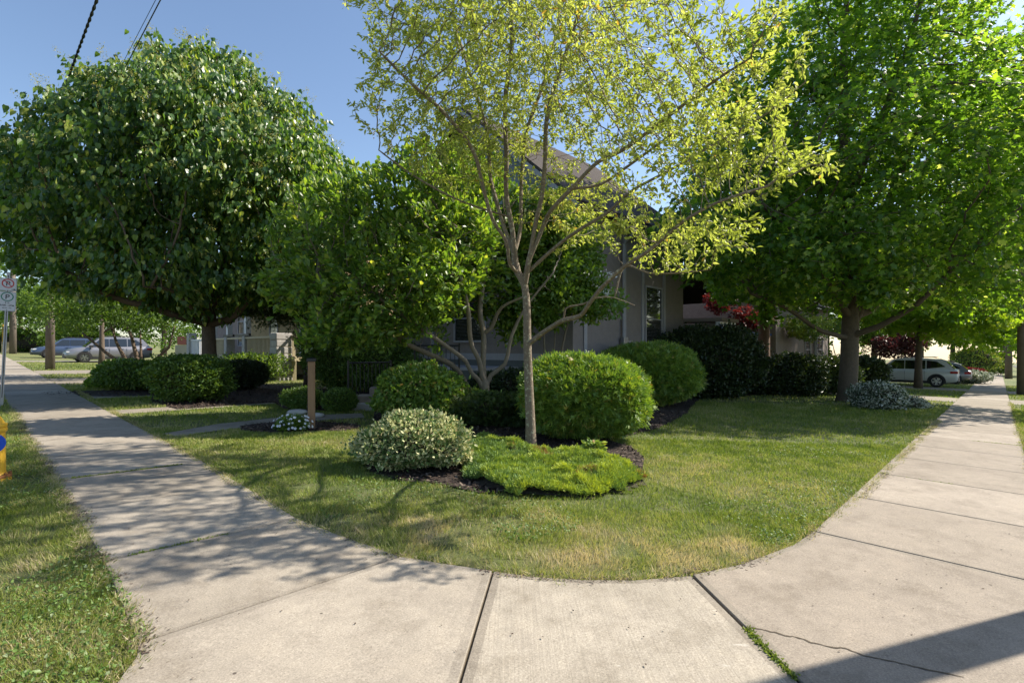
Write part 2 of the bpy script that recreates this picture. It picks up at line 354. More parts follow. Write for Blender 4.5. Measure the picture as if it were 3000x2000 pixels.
slabs.append(([L2(3.25, .60), L2(3.27, 2.24), *edgeL[1:], (-.245, 2.46), (-.35, 1.2), (-.45, .2), (-3.0, .2), gxy(120, 2260), gxy(300, 2070), gxy(352, 1995), gxy(394, 1940)], 0))
slabs.append(([gxy(1444, 1681), gxy(1560, 1697), gxy(1700, 1706), gxy(1860, 1707), gxy(2026, 1694), (1.39, 2.52), (1.55, 1.0), (1.6, -1.5), (-.5, -1.5), (-.35, 1.2), (-.245, 2.46)], 2))
slabs.append(([gxy(2026, 1694), gxy(2172, 1662), gxy(2321, 1605), L2(1.22, 5.25), L2(-.33, 5.25), (5.0, -1.5), (1.6, -1.5), (1.55, 1.0), (1.39, 2.52)], 1))
def inset(poly, d):
    P = [np.array(p) for p in poly]; n = len(P)
    area = sum(P[i][0]*P[(i+1) % n][1]-P[(i+1) % n][0]*P[i][1] for i in range(n)); s = 1 if area > 0 else -1
    out = []
    for i in range(n):
        e0 = P[i]-P[i-1]; e1 = P[(i+1) % n]-P[i]; e0 = e0/np.linalg.norm(e0); e1 = e1/np.linalg.norm(e1)
        n0 = s*np.array([-e0[1], e0[0]]); n1 = s*np.array([-e1[1], e1[0]]); m = n0+n1; m = m/max(np.linalg.norm(m), .3); k = d/max(.35, m@n0)
        out.append(P[i]+m*k)
    return out
mb = MB(); tone = []
for si, (P, m) in enumerate(slabs):
    A = inset(P, .008); A2 = inset(P, .012); B = inset(P, .062 if si >= len(slabs)-3 else .034); n = len(P); zb, zt = .006, .028
    dz = 0.004*math.sin(P[0][0]*7.3+P[0][1]*3.1)
    V = [(*p, gz(p[0])+zb) for p in A]+[(*p, gz(p[0])+zt-.006+dz) for p in A]+[(*p, gz(p[0])+zt+dz) for p in A2]+[(*p, gz(p[0])+zt+dz) for p in B]
    for r in range(2): mb.raw(V, [(i+r*n, (i+1) % n+r*n, (i+1) % n+(r+1)*n, i+(r+1)*n) for i in range(n)], 3)
    mb.raw(V, [(i+2*n, (i+1) % n+2*n, (i+1) % n+3*n, i+3*n) for i in range(n)], 3)
    mb.raw(V, [list(range(3*n, 4*n))], m); tone += [.5+.5*math.sin(si*12.9898+si*si*.7)]*(len(mb.f)-len(tone))
pav = tag(mb.build('pavement', [M['conc_left'], M['conc_old'], M['conc_new'], M['conc_edge']], attr=tone), kind='structure')
sheet('pavement_bed', [P for P, m in slabs], M['joint'], .008)
# front walk, driveways
walk1 = [gxy(470, 1273), gxy(640, 1243), gxy(800, 1226), gxy(925, 1217), gxy(1060, 1212), gxy(1070, 1225), gxy(930, 1233), gxy(800, 1244), gxy(640, 1262), gxy(520, 1280)]
sheet('front_walk', [walk1], M['conc_left'], .014)
walk2 = [L2(13.7, 2.14), L2(14.5, 2.14), L2(15.4, 12), L2(14.4, 12)]
walk3 = quad_ab(17.6, 18.4, 2.14, 12)
sheet('side_walk', [walk2, walk3], M['conc_left'], .012)
drvL = [quad_ab(24.0, 27.2, 2.14, 20), quad_ab(30.5, 34.0, 2.14, 22), quad_ab(46, 49, 2.14, 20)]
drvR = [quad_ab(1.22, 14, 26.0, 28.8), quad_ab(1.22, 16, 35.4, 38.6), quad_ab(-3.6, -.33, 27.0, 30), quad_ab(-3.6, -.33, 35.4, 38.6)]
sheet('driveway', drvL+drvR, M['conc_left'], .012)
# mulch beds
def blob(cx, cy, rx, ry, n=28, rot=0, w=.08, seed=0):
    r = np.random.default_rng(seed); ph = r.uniform(0, 6.28, 4); out = []
    for k in range(n):
        t = 2*math.pi*k/n; q = 1+w*(math.sin(2*t+ph[0])+math.sin(3*t+ph[1])*.7+math.sin(5*t+ph[2])*.4)
        x, y = rx*q*math.cos(t), ry*q*math.sin(t); out.append((cx+x*math.cos(rot)-y*math.sin(rot), cy+x*math.sin(rot)+y*math.cos(rot)))
    return out
bed_main = [gxy(*p) for p in ((1062, 1340), (1080, 1385), (1180, 1412), (1290, 1420), (1400, 1445), (1600, 1452), (1800, 1430), (1880, 1390), (1888, 1345), (1850, 1310), (1780, 1290), (1920, 1260), (2010, 1215), (2050, 1170), (2200, 1160), (2460, 1150), (2600, 1140), (2600, 1120), (2200, 1110), (1500, 1120), (1100, 1190), (1090, 1260))]
bed_sign = blob(-4.1, 9.95, 1.05, .75, seed=3)
bed_left = [gxy(*p) for p in ((440, 1180), (520, 1200), (660, 1190), (800, 1180), (830, 1200), (900, 1208), (1090, 1196), (1090, 1150), (700, 1120), (600, 1130), (450, 1150))]
bed_hedge = blob(-12.0, 15.3, 1.6, 1.0, seed=4)
sheet('planting_bed', [bed_main, bed_sign, bed_left, bed_hedge], M['mulch'], .016)

def inside(P, poly):
    x, y = P[:, 0], P[:, 1]; c = np.zeros(len(P), bool); n = len(poly)
    for i in range(n):
        x0, y0 = poly[i]; x1, y1 = poly[(i+1) % n]
        if abs(y1-y0) < 1e-12: continue
        c ^= ((y0 > y) != (y1 > y)) & (x < (x1-x0)*(y-y0)/(y1-y0)+x0)
    return c
def edge_dist(P, poly):
    d = np.full(len(P), 9.0); n = len(poly)
    for i in range(n):
        a = np.array(poly[i]); b = np.array(poly[(i+1) % n]); e = b-a; t = np.clip(((P-a)@e)/max(e@e, 1e-9), 0, 1)
        d = np.minimum(d, np.linalg.norm(P-(a+t[:, None]*e), axis=1))
    return d
def vnoise(P, s, seed=0, oct=2):
    out = np.zeros(len(P)); amp = 1; tot = 0
    for o in range(oct):
        r = np.random.default_rng(seed+o*17); T = r.random((64, 64)); q = P[:, :2]*s; i = np.floor(q).astype(int); f = q-i; f = f*f*(3-2*f)
        g00 = T[i[:, 0] % 64, i[:, 1] % 64]; g10 = T[(i[:, 0]+1) % 64, i[:, 1] % 64]; g01 = T[i[:, 0] % 64, (i[:, 1]+1) % 64]; g11 = T[(i[:, 0]+1) % 64, (i[:, 1]+1) % 64]
        out += amp*((g00*(1-f[:, 0])+g10*f[:, 0])*(1-f[:, 1])+(g01*(1-f[:, 0])+g11*f[:, 0])*f[:, 1]); tot += amp; amp *= .5; s *= 2.1
    return out/tot

# ------------------------------------------------------------------ leaf templates (x side, y along, z normal)
T_KITE = (np.array([(0, 0, 0), (-.28, .45, .07), (0, 1, -.05), (.28, .45, .07)]), [(0, 2, 1), (0, 3, 2)])
T_OVAL = (np.array([(0, 0, 0), (-.24, .28, .07), (-.25, .6, .05), (0, 1, -.12), (.25, .6, .05), (.24, .28, .07), (0, .5, 0)]), [(0, 6, 3, 2, 1), (0, 5, 4, 3, 6)])
T_HEART = (np.array([(0, .04, 0), (-.26, 0, .05), (-.38, .25, .08), (-.24, .65, .03), (0, 1.05, -.2), (.24, .65, .03), (.38, .25, .08), (.26, 0, .05), (0, .5, -.02)]), [(0, 8, 4, 3, 2, 1), (0, 7, 6, 5, 4, 8)])
T_MAPLE = (np.array([(0, 0, 0), (-.38, .08, -.05), (-.22, .28, 0), (-.55, .55, -.1), (-.2, .58, 0), (0, 1, -.12), (.2, .58, 0), (.55, .55, -.1), (.22, .28, 0), (.38, .08, -.05)]), [(0, 8, 9), (0, 2, 4, 6, 8), (0, 1, 2), (2, 3, 4), (4, 5, 6), (6, 7, 8)])
T_OBOV = (np.array([(0, 0, 0), (-.14, .35, .04), (-.25, .72, .05), (0, 1, -.06), (.25, .72, .05), (.14, .35, .04), (0, .6, -.02)]), [(0, 6, 3, 2, 1), (0, 5, 4, 3, 6)])
T_BLADE = (np.array([(-.5, 0, 0), (.5, 0, 0), (.38, .55, .0), (-.38, .55, .0), (0, 1, 0)]), [(0, 1, 2, 3), (3, 2, 4)])
def _spray():
    v = []; f = []
    for k, (a, l) in enumerate(((0, 1), (.55, .75), (-.55, .75), (.95, .5), (-.95, .5))):
        c, s = math.cos(a), math.sin(a); n = len(v); w = .075
        v += [(-w*c, w*s+.05*k, 0), (w*c, -w*s+.05*k, 0), (l*s+w*c*.6, l*c, .03*(k % 2)), (l*s-w*c*.6, l*c+.02, .03)]
        f.append((n, n+1, n+2, n+3))
    return np.array(v), f
T_SPRAY = _spray()
T_CHIP = (np.array([(-.2, -.5, 0), (.2, -.5, 0), (.22, .5, .03), (-.15, .45, .03)]), [(0, 1, 2, 3)])
def unit(v): return v/np.maximum(np.linalg.norm(v, axis=-1, keepdims=True), 1e-9)
def rvec(n): return unit(rng.normal(size=(n, 3)))
def scatter(name, P, A, size, T, mat, parent=None, rnd=None, upn=None, wid=None):
    """one mesh of N copies of a small leaf: P base points, A leaf directions, upn preferred leaf normal"""
    N = len(P); V0, Fs = T; A = unit(A)
    R = rvec(N) if upn is None else upn
    Sd = unit(np.cross(A, R)); Nn = np.cross(Sd, A)
    size = np.broadcast_to(np.asarray(size, float), (N,)); wd = size if wid is None else np.broadcast_to(np.asarray(wid, float), (N,))
    V = P[:, None, :] + (Sd*wd[:, None])[:, None, :]*V0[None, :, 0, None] + (A*size[:, None])[:, None, :]*V0[None, :, 1, None] + (Nn*size[:, None])[:, None, :]*V0[None, :, 2, None]
    k = len(V0); fl = np.concatenate([np.array(f) for f in Fs]); ln = np.array([len(f) for f in Fs])
    loops = (np.arange(N)[:, None]*k+fl[None, :]).ravel()
    starts = np.cumsum(np.concatenate([[0], np.tile(ln, N)]))[:-1]
    if rnd is None: rnd = rng.random(N)
    return np_mesh(name, V.reshape(-1, 3), loops, starts, mat, parent, attr=np.repeat(rnd, len(Fs)))

# ------------------------------------------------------------------ tree growing
def in_ell(n, ells, shell=.33):
    """random points in a union of ellipsoids (cx,cy,cz,rx,ry,rz,weight), denser to the shell"""
    w = np.array([e[6] if len(e) > 6 else e[3]*e[4]*e[5] for e in ells], float); w /= w.sum()
    idx = rng.choice(len(ells), n, p=w); E = np.array([e[:6] for e in ells], float)[idx]
    d = rvec(n); r = rng.random(n)**shell
    return E[:, :3]+d*r[:, None]*E[:, 3:6]
def colonize(seeds, par, attr, step=.2, infl=3., kill=.35, iters=80, up=.05, jit=.15):
    nodes = [np.array(s, float) for s in seeds]; par = list(par); attr = attr.copy()
    NA = np.array(nodes); d = np.full(len(attr), 1e9); near = np.zeros(len(attr), int)
    def upd(s0, arr):
        nonlocal d, near
        if not len(attr) or not len(arr): return
        for c in range(0, len(arr), 400):
            blk = arr[c:c+400]; D2 = ((attr[:, None, :]-blk[None])**2).sum(2); j = D2.argmin(1); v = np.sqrt(D2[np.arange(len(attr)), j])
            b = v < d; d[b] = v[b]; near[b] = j[b]+s0+c
    upd(0, NA)
    for it in range(iters):
        act = d < infl
        if not act.any(): break
        u, inv = np.unique(near[act], return_inverse=True); base = NA[u]
        dirs = np.zeros((len(u), 3)); np.add.at(dirs, inv, unit(attr[act]-NA[near[act]]))
        dirs = unit(unit(dirs)+rng.normal(size=dirs.shape)*jit+np.array([0, 0, up])); new = base+dirs*step
        s0 = len(NA); NA = np.vstack([NA, new]); par += list(u); upd(s0, new)
        keep = d > kill; attr = attr[keep]; d = d[keep]; near = near[keep]
        if not len(attr): break
    return NA, np.array(par)
LIMB = []
def limb_nodes(limbs, step=.15):
    """limbs: list of (polyline pts, attach) -> seeds, parents. attach=(limb index) nearest node"""
    S = []; Pn = []; LIMB.clear()
    for li, pts in enumerate(limbs):
        pts = [np.array(p, float) for p in pts]
        if li == 0: prev = -1
        else:
            A = np.array(S); prev = int(((A-pts[0])**2).sum(1).argmin()); pts = [A[prev]]+pts[1:] if np.linalg.norm(A[prev]-pts[0]) < .3 else [A[prev]]+pts
        # catmull smoothing
        Q = [pts[0]]
        for i in range(len(pts)-1):
            p0, p1, p2, p3 = pts[max(i-1, 0)], pts[i], pts[i+1], pts[min(i+2, len(pts)-1)]
            n = max(1, int(np.linalg.norm(p2-p1)/step))
            for k in range(1, n+1):
                t = k/n; Q.append(.5*((2*p1)+(-p0+p2)*t+(2*p0-5*p1+4*p2-p3)*t*t+(-p0+3*p1-3*p2+p3)*t**3))
        if li == 0: S.append(Q[0]); Pn.append(-1); prev = 0; LIMB.append((0, 0.))
        for qi, q in enumerate(Q[1:]):
            S.append(q); Pn.append(prev); prev = len(S)-1; LIMB.append((li, qi/len(Q)))
    return S, Pn
def skeleton_mesh(name, NA, par, r_tip, r_base, mat, parent, expo=2.3, nseed=0, minr=0, flare=1.35, limbr=None):
    n = len(NA); w = np.zeros(n); ch = [[] for _ in range(n)]
    for i in range(1, n): ch[par[i]].append(i)
    for i in range(n-1, -1, -1):
        if not ch[i]: w[i] = 1
        if i > 0: w[par[i]] += w[i]
    R = w**(1/expo); k = (r_base-r_tip)/(R[0]-1+1e-9); R = r_tip+(R-1)*k
    if limbr:
        for i, (li, f) in enumerate(LIMB):
            r0, r1 = limbr[min(li, len(limbr)-1)]; R[i] = max(R[i], r0+(r1-r0)*f) if li else r0+(r1-r0)*f
    mb = MB(); done = np.zeros(n, bool); z0 = NA[0][2]
    order = [(0, -1)]; paths = []
    while order:
        i, p = order.pop(); path = [p, i] if p >= 0 else [i]
        while ch[i]:
            c = sorted(ch[i], key=lambda j: -w[j]); order += [(j, i) for j in c[1:]]; i = c[0]; path.append(i)
        paths.append(path)
    for pth in paths:
        if len(pth) < 2: continue
        rr = [R[j] for j in pth]
        if pth[0] != 0 or len(pth) < 3: rr[0] = min(rr[0], rr[1]*1.15)
        if rr[1] < minr: continue
        if pth[0] == 0:
            rr = [r*(1+(flare-1)*math.exp(-(NA[j][2]-z0)/.18)) for r, j in zip(rr, pth)]
        big = max(rr); ns = 14 if big > .08 else (8 if big > .03 else (5 if big > .012 else 3))
        mb.tube([NA[j] for j in pth], rr, ns, cap=False)
    o = mb.build(name, mat, parent, smooth=True)
    return o, R, w, ch
def tree(name, label, cat, base, limbs, ells, natt, step, infl, kill, rbase, rtip, bark, leafmat, T, lsize, lper, lspread, droop=.3, group=None, shell=.3, upn=None, minr=0, clipz=None, extra=None, tipw=3, up=.05, lrnd=None, flare=1.35, jit=.15, limbr=None, lw=1.0):
    root = empty(name, base, 0, label, cat, group); b = np.array(base, float)
    S_, P_ = limb_nodes([[np.array(p)-b for p in l] for l in limbs], step)
    A = in_ell(natt, ells, shell)-b
    if clipz is not None: A = A[A[:, 2] > clipz]
    NA, par = colonize(S_, P_, A, step, infl, kill, 120, up, jit)
    o, R, wgt, ch = skeleton_mesh('trunk', NA, par, rtip, rbase, bark, root, minr=minr, flare=flare, limbr=limbr)
    tips = np.where((wgt <= tipw) & (np.arange(len(NA)) >= len(S_)))[0]
    # leaves along the twigs
    n = len(tips)*lper; idx = np.repeat(tips, lper); dirn = NA[idx]-NA[np.maximum(par[idx], 0)]
    P = NA[idx]-dirn*rng.random((n, 1))+rng.normal(size=(n, 3))*lspread
    cen = NA.mean(0); out = unit(NA[idx]-cen); A_ = unit(dirn)*.7+rvec(n)*.8+out*.35+np.array([0, 0, -droop])
    up_ = None
    if upn is not None: up_ = unit(rvec(n)*(1-upn)+np.array([0, 0, 1.])*upn+out*.35*upn)
    sz = lsize*rng.uniform(.65, 1.2, n)
    scatter('crown', P, A_, sz, T, leafmat, root, None if lrnd is None else lrnd(P), up_, sz*lw)
    if extra: extra(root, NA, tips, P)
    return root, NA, tips

def V3(px, py, D): return at(px, py, D)
# ------------------------------------------------------------------ the small yellow-green tree in the middle
hb = gp(1555, 1322)
def pl(pts, D0, D1=None):
    D1 = D0 if D1 is None else D1; n = len(pts)
    return [V3(p[0], p[1], D0+(D1-D0)*(i/(n-1))**1.1) for i, p in enumerate(pts)]
hl = [[hb]+pl([(1554, 1240), (1549, 1120), (1545, 1010), (1543, 900), (1536, 835), (1517, 798)], hb[1]),
      pl([(1562, 1003), (1590, 975), (1620, 955), (1650, 938), (1700, 925), (1722, 895), (1765, 840), (1830, 780), (1910, 728), (2000, 650), (2110, 590), (2250, 545)], hb[1], 5.0),
      pl([(1651, 936), (1655, 905), (1668, 898), (1710, 890), (1750, 872), (1800, 872), (1860, 895)], 8.0, 7.0),
      pl([(1517, 798), (1494, 775), (1482, 706), (1444, 645), (1414, 545), (1385, 440), (1300, 330), (1200, 240), (1110, 150)], hb[1], 6.4),
      pl([(1511, 782), (1497, 720), (1475, 660), (1448, 568), (1436, 515), (1425, 380), (1380, 230), (1330, 60)], hb[1], 9.2),
      pl([(1509, 770), (1502, 683), (1486, 591), (1482, 534), (1484, 457), (1480, 300), (1500, 120), (1490, -60)], hb[1], 7.9),
      pl([(1512, 740), (1525, 668), (1526, 591), (1530, 496), (1545, 380), (1600, 220), (1640, 40)], hb[1], 9.6),
      pl([(1536, 835), (1543, 800), (1546, 782), (1563, 690), (1574, 630), (1586, 583), (1597, 476), (1605, 330), (1660, 150), (1720, -40)], hb[1], 7.4),
      pl([(1551, 767), (1593, 660), (1613, 618), (1674, 553), (1750, 476), (1827, 438), (1960, 340), (2090, 240), (2200, 170)], hb[1], 5.6),
      pl([(1555, 782), (1609, 740), (1655, 702), (1712, 664), (1781, 622), (1850, 560), (1960, 500), (2080, 430), (2250, 330), (2360, 240)], hb[1], 5.4),
      pl([(1674, 553), (1760, 540), (1850, 480), (1960, 400), (2060, 330)], 7.4, 6.6),
      pl([(1444, 645), (1380, 600), (1290, 560), (1190, 500), (1110, 440)], 8.0, 7.4),
      pl([(1830, 780), (1900, 800), (1990, 800), (2080, 790)], 7.2, 6.2)]
he = [(-.55, 7.9, 6.5, 2.0, 2.3, 1.9, 12), (1.1, 8.2, 6.4, 2.3, 2.2, 1.9, 9), (-.75, 7.7, 5.0, 1.65, 1.7, .85, 6.5), (1.9, 6.3, 4.75, 1.6, 1.3, .7, 6), (2.05, 5.6, 3.7, 1.2, .9, .45, 4),
      (2.0, 6.1, 2.95, 1.1, .8, .34, 2.0), (.3, 8.0, 8.4, 2.4, 2.2, 1.4, 7), (2.7, 4.95, 3.35, .5, .35, .2, 1.1), (2.3, 5.6, 5.0, 1.0, .6, .4, 1.8), (1.2, 8.3, 3.9, 1.2, .9, .6, 1.5), (.8, 5.9, 5.5, 1.5, 1.0, .8, 2.5), (-.8, 6.1, 5.5, .9, .8, .8, 1.5)]
tree('young_tree', 'young tree with yellow green leaves standing in the juniper bed at the corner', 'tree', hb, hl, he, 9500, .11, 2.4, .14, .075, .0036, M['bark_hero'], M['lf_hero'], T_OVAL,
     .076, 8, .03, droop=.1, shell=.75, upn=.35, tipw=2, up=.1, flare=1.5, jit=.25, lw=.72, limbr=[(.078, .052), (.038, .009), (.018, .005), (.029, .005), (.027, .005), (.029, .006), (.026, .005), (.029, .005), (.027, .006), (.029, .006), (.016, .005)], lrnd=lambda P: np.clip(rng.normal(0, .2, len(P))+.15+.7*vnoise(P[:, [0, 2]]+50, 1.3, 77, 2), 0, 1))

# ------------------------------------------------------------------ big lilac tree at left
lb = np.array([-9.05, 15.5, gz(-9.05)])
ll = [[lb]+pl([(618, 1110), (614, 1060), (612, 1000), (611, 950), (618, 900), (600, 780), (560, 640)], 15.5),
      pl([(605, 955), (580, 940), (522, 927), (450, 902), (330, 870), (200, 800)], 15.5, 13),
      pl([(606, 945), (575, 920), (540, 900), (480, 870), (400, 800), (320, 700)], 15.5, 17),
      pl([(612, 935), (590, 900), (570, 880), (545, 800), (500, 640), (470, 500)], 15.5, 15.8),
      pl([(622, 945), (645, 942), (674, 936), (697, 916), (720, 884), (800, 800), (880, 700)], 15.5, 14.2),
      pl([(618, 900), (640, 840), (680, 700), (740, 560), (800, 450)], 15.5, 16),
      pl([(612, 940), (585, 925), (560, 900), (500, 850), (420, 840)], 15.5, 12),
      pl([(611, 880), (560, 700), (520, 500), (560, 300)], 15.5, 14.5)]
le = [(-9.4, 15.2, 5.8, 4.7, 4.3, 3.2, 12), (-9.0, 15.2, 7.9, 3.1, 3.0, 2.1, 5), (-8.7, 15.2, 9.5, 1.3, 1.4, .95, 1.0), (-11.3, 14.8, 7.8, 1.1, 1.6, 1.3, 1.1), (-10.2, 15, 9.1, .8, 1, .8, .5), (-12.6, 15.2, 5.2, 2.5, 2.4, 2.1, 4), (-6.9, 14.9, 5.3, 2.4, 2.6, 2.0, 3), (-13.3, 14.6, 5.8, 1.1, 1.6, 1.4, .9), (-9.4, 14.6, 3.4, 3.5, 2.8, .6, 1.5), (-7.0, 15, 7.6, 1.7, 2, 1.4, 1.3), (-5.6, 14.8, 5.0, 1.4, 2, 1.6, 1.2)]
for k in range(26):
    dd = rvec(1)[0]; dd[2] = abs(dd[2])*.9; q = np.array([-9.4, 15.1, 6.0])+dd*np.array([4.0, 3.5, 3.1]); le.append((q[0], q[1], q[2], .9, .9, .85, .5))
def lilac_extra(root, NA, tips, P):
    # drooping heart shaped leaves get a few seed panicles at the crown's surface
    c = np.array([-.4, -.3, 5.5]); d = NA[tips]-c; out = unit(d/np.array([5, 4.3, 4.])); r = np.linalg.norm(d/np.array([5.0, 4.3, 4.6]), axis=1)
    cand = tips[(r > .72)]; sel = rng.choice(cand, min(len(cand), 620), replace=False)
    n = 46; idx = np.repeat(sel, n); o = unit(NA[idx]-c)
    h = rng.random((len(idx), 1)); Pp = NA[idx]+o*.12+o*h*.3+rng.normal(size=(len(idx), 3))*(.085*(1-h*.7))+np.array([0, 0, .05])
    scatter('seed_panicles', Pp, rvec(len(idx))+o*.6, rng.uniform(.02, .045, len(idx)), T_KITE, M['fl_lilac'], root)
tree('lilac_tree', 'large round dark green tree with heart shaped leaves beside the left pavement', 'tree', lb, ll, le, 9000, .24, 3.2, .28, .25, .006, M['bark_lilac'], M['lf_lilac'], T_HEART,
     
     .155, 19, .14, droop=2.2, shell=.28, clipz=2.5, tipw=2, extra=lilac_extra, minr=.007, flare=1.25, limbr=[(.235, .05), (.11, .02), (.10, .02), (.10, .02), (.12, .02), (.09, .02), (.07, .01)])

# ------------------------------------------------------------------ magnolia behind the flower bed
mbz = gp(1418, 1232)
ml = [[mbz]+pl([(1420, 1185), (1420, 1150), (1420, 1120)], mbz[1]),
      pl([(1419, 1140), (1400, 1110), (1383, 1095), (1364, 1057), (1342, 1038), (1297, 1006), (1230, 960), (1150, 900), (1050, 830)], mbz[1], 10.5),
      pl([(1420, 1120), (1412, 1100), (1403, 1054), (1383, 1016), (1377, 987), (1370, 900), (1340, 780), (1320, 660)], mbz[1], 11),
      pl([(1420, 1120), (1415, 1073), (1417, 977), (1406, 914), (1420, 800), (1450, 680)], mbz[1], 12.4),
      pl([(1420, 1150), (1438, 1099), (1479, 1067), (1492, 1009), (1500, 980), (1540, 900), (1620, 800)], mbz[1], 11.6),
      pl([(1417, 977), (1440, 960), (1470, 900), (1560, 860)], 11.9, 11.5)]
ml2 = pl([(1380, 1180), (1374, 1150), (1342, 1086), (1297, 1054), (1230, 1025), (1179, 1000), (1160, 975), (1100, 930), (1000, 880), (930, 800)], 12.2, 10.5)
me_ = [(-3.6, 11.0, 3.7, 1.6, 1.3, 1.6, 5), (-2.0, 11.2, 4.0, 1.8, 1.5, 1.7, 6), (-1.4, 12.5, 4.3, 1.4, 1.0, 1.6, 5), (-3.1, 10.7, 2.6, 1.5, 1.2, .75, 3), (-1.9, 10.4, 3.0, 1.1, .8, .8, 2.2), (.5, 13.4, 4.6, 1.4, .9, 1.3, 4), (-.85, 12.8, 3.4, 1.0, .7, 1.1, 3), (-1.9, 12.4, 2.9, .9, .7, .8, 1.5), (-1.0, 12.6, 5.0, 1.3, 1.0, 1.2, 3), (-3.2, 11.4, 5.0, .8, .8, .8, .8), (-1.5, 11.5, 5.5, 1.4, 1, .7, 1.5), (-4.5, 10.7, 2.9, .7, .8, .7, .9), (-3.3, 10.4, 2.0, 1.1, .9, .5, 1.3), (-2.5, 10.7, 2.3, 1.2, .8, .6, 1.6), (.3, 13.3, 3.0, 1.2, .8, .8, 1.6)]
tree('magnolia_tree', 'multi stemmed magnolia with broad glossy green leaves between the young tree and the house', 'tree', mbz, ml[:1]+[ml[1], ml[2], ml[3], ml[4], ml[5], [mbz]+ml2], me_, 9500, .16, 2.6, .19, .10, .006, M['bark_mag'], M['lf_mag'], T_OBOV,
     
     .165, 11, .06, droop=-.3, shell=.4, clipz=1.5, tipw=2, minr=.005, upn=.3, flare=1.1, limbr=[(.12, .09), (.055, .015), (.06, .015), (.06, .015), (.055, .012), (.05, .01), (.085, .02)])

# ------------------------------------------------------------------ maple at right
xb = gp(2483, 1176)
xl = [[xb]+pl([(2484, 1120), (2488, 1060), (2490, 990), (2492, 930), (2500, 840), (2500, 700), (2480, 500), (2470, 250), (2480, 0), (2490, -150)], xb[1]),
      pl([(2492, 990), (2518, 975), (2577, 955), (2628, 927), (2679, 898), (2722, 858), (2820, 760)], xb[1], 16.5),
      pl([(2491, 970), (2510, 930), (2530, 870), (2535, 780), (2600, 600), (2680, 400), (2760, 200)], xb[1], 18.5),
      pl([(2489, 990), (2464, 985), (2408, 970), (2380, 955), (2300, 900), (2200, 860)], xb[1], 17.5),
      pl([(2500, 940), (2560, 900), (2600, 860), (2700, 720), (2850, 560), (2980, 400)], xb[1], 20.5),
      pl([(2488, 930), (2440, 860), (2380, 760), (2280, 640), (2180, 560)], xb[1], 16),
      pl([(2491, 950), (2480, 880), (2440, 700), (2380, 500), (2300, 300), (2220, 150)], xb[1], 20.5),
      pl([(2500, 600), (2560, 400), (2640, 200), (2700, 0)], xb[1], 17)]
cx, cy = xb[0]+.9, xb[1]
xe = [(cx-.4, cy, 7.5, 6.3, 6.0, 4.6, 14), (cx-.1, cy+.7, 11.5, 5.0, 4.6, 4.2, 10), (cx+4.2, cy, 5.4, 4.0, 4.0, 2.6, 4), (cx-2.6, cy-2, 4.6, 4.2, 3.2, 1.6, 4), (cx+.5, cy, 15.5, 3.6, 3.6, 2.4, 3), (cx+3.4, cy-1.0, 9.2, 3.6, 3.5, 3.0, 4), (cx-4.0, cy+2, 9.5, 2.4, 2.6, 3, 2.5), (cx-5.2, cy-1, 5.8, 2.7, 2.6, 2.3, 3.5), (5.4, 15.6, 4.9, 1.6, 1.2, 1.2, 1.2)]
tree('maple_tree', 'big maple with a dense wide crown beside the right pavement', 'tree', xb, xl, xe, 9000, .34, 4.0, .38, .33, .008, M['bark_maple'], M['lf_maple'], T_MAPLE,
     
     .20, 14, .2, droop=.15, shell=.33, clipz=2.7, tipw=2, minr=.012, upn=.55, flare=1.3, limbr=[(.31, .05), (.11, .03), (.13, .03), (.09, .02), (.10, .02), (.11, .02), (.11, .02), (.08, .02)])

# ------------------------------------------------------------------ simpler trees further off
def far_tree(name, label, base, h, ells, leafmat, n=9000, ls=.2, tr=.18, bark='bark_maple', cat='tree', group=None, stems=None, T=T_KITE, clump=.55, nc=None, top=None):
    root = empty(name, base, 0, label, cat, group); b = np.array(base, float)
    mb = MB(); top = top or h*.7
    if stems is None:
        mb.tube([(0, 0, -.05), (.02, .01, h*.15), (.05, -.03, h*.35), (0, .05, top)], [tr*1.35, tr, tr*.85, tr*.3], 10)
        for k in range(6):
            a = k*1.05+.3; z = h*(.3+.07*k); l = h*.26
            mb.tube([(.02, 0, z), (l*.5*math.cos(a), l*.5*math.sin(a), z+l*.35), (l*math.cos(a), l*math.sin(a), z+l*.9)], [tr*.4, tr*.25, tr*.08], 6)
    else:
        for pts, r in stems: mb.tube(pts, [r*(1-.75*i/(len(pts)-1)) for i in range(len(pts))], 8)
    mb.build('trunk', M[bark], root, smooth=True)
    nc = nc or max(30, n//110); C = in_ell(nc, ells, .42); cr = rng.uniform(.6, 1.3, nc)*clump
    idx = rng.integers(0, nc, n); d = rvec(n); P = C[idx]+d*(rng.random((n, 1))**.45)*cr[idx][:, None]*np.array([1.15, 1.15, .75])
    P = P[P[:, 2] > gz(base[0])+.12]
    A = d[:len(P)]*.6+rvec(len(P))*.8+np.array([0, 0, -.25])
    ct = np.clip(rng.normal(.45, .16, nc)[idx][:len(P)]+rng.normal(0, .18, len(P)), 0, 1)
    scatter('crown', P-b, A, ls*rng.uniform(.6, 1.25, len(P)), T, M[leafmat], root, ct)
    return root
def E(px, py, D, rx, ry, rz, wt=None):
    c = at(px, py, D); return (c[0], c[1], c[2], rx, ry, rz, wt or rx*ry*rz)
def base_at(px, D): X = (px-1500)/F*D; return (X, D, gz(X))
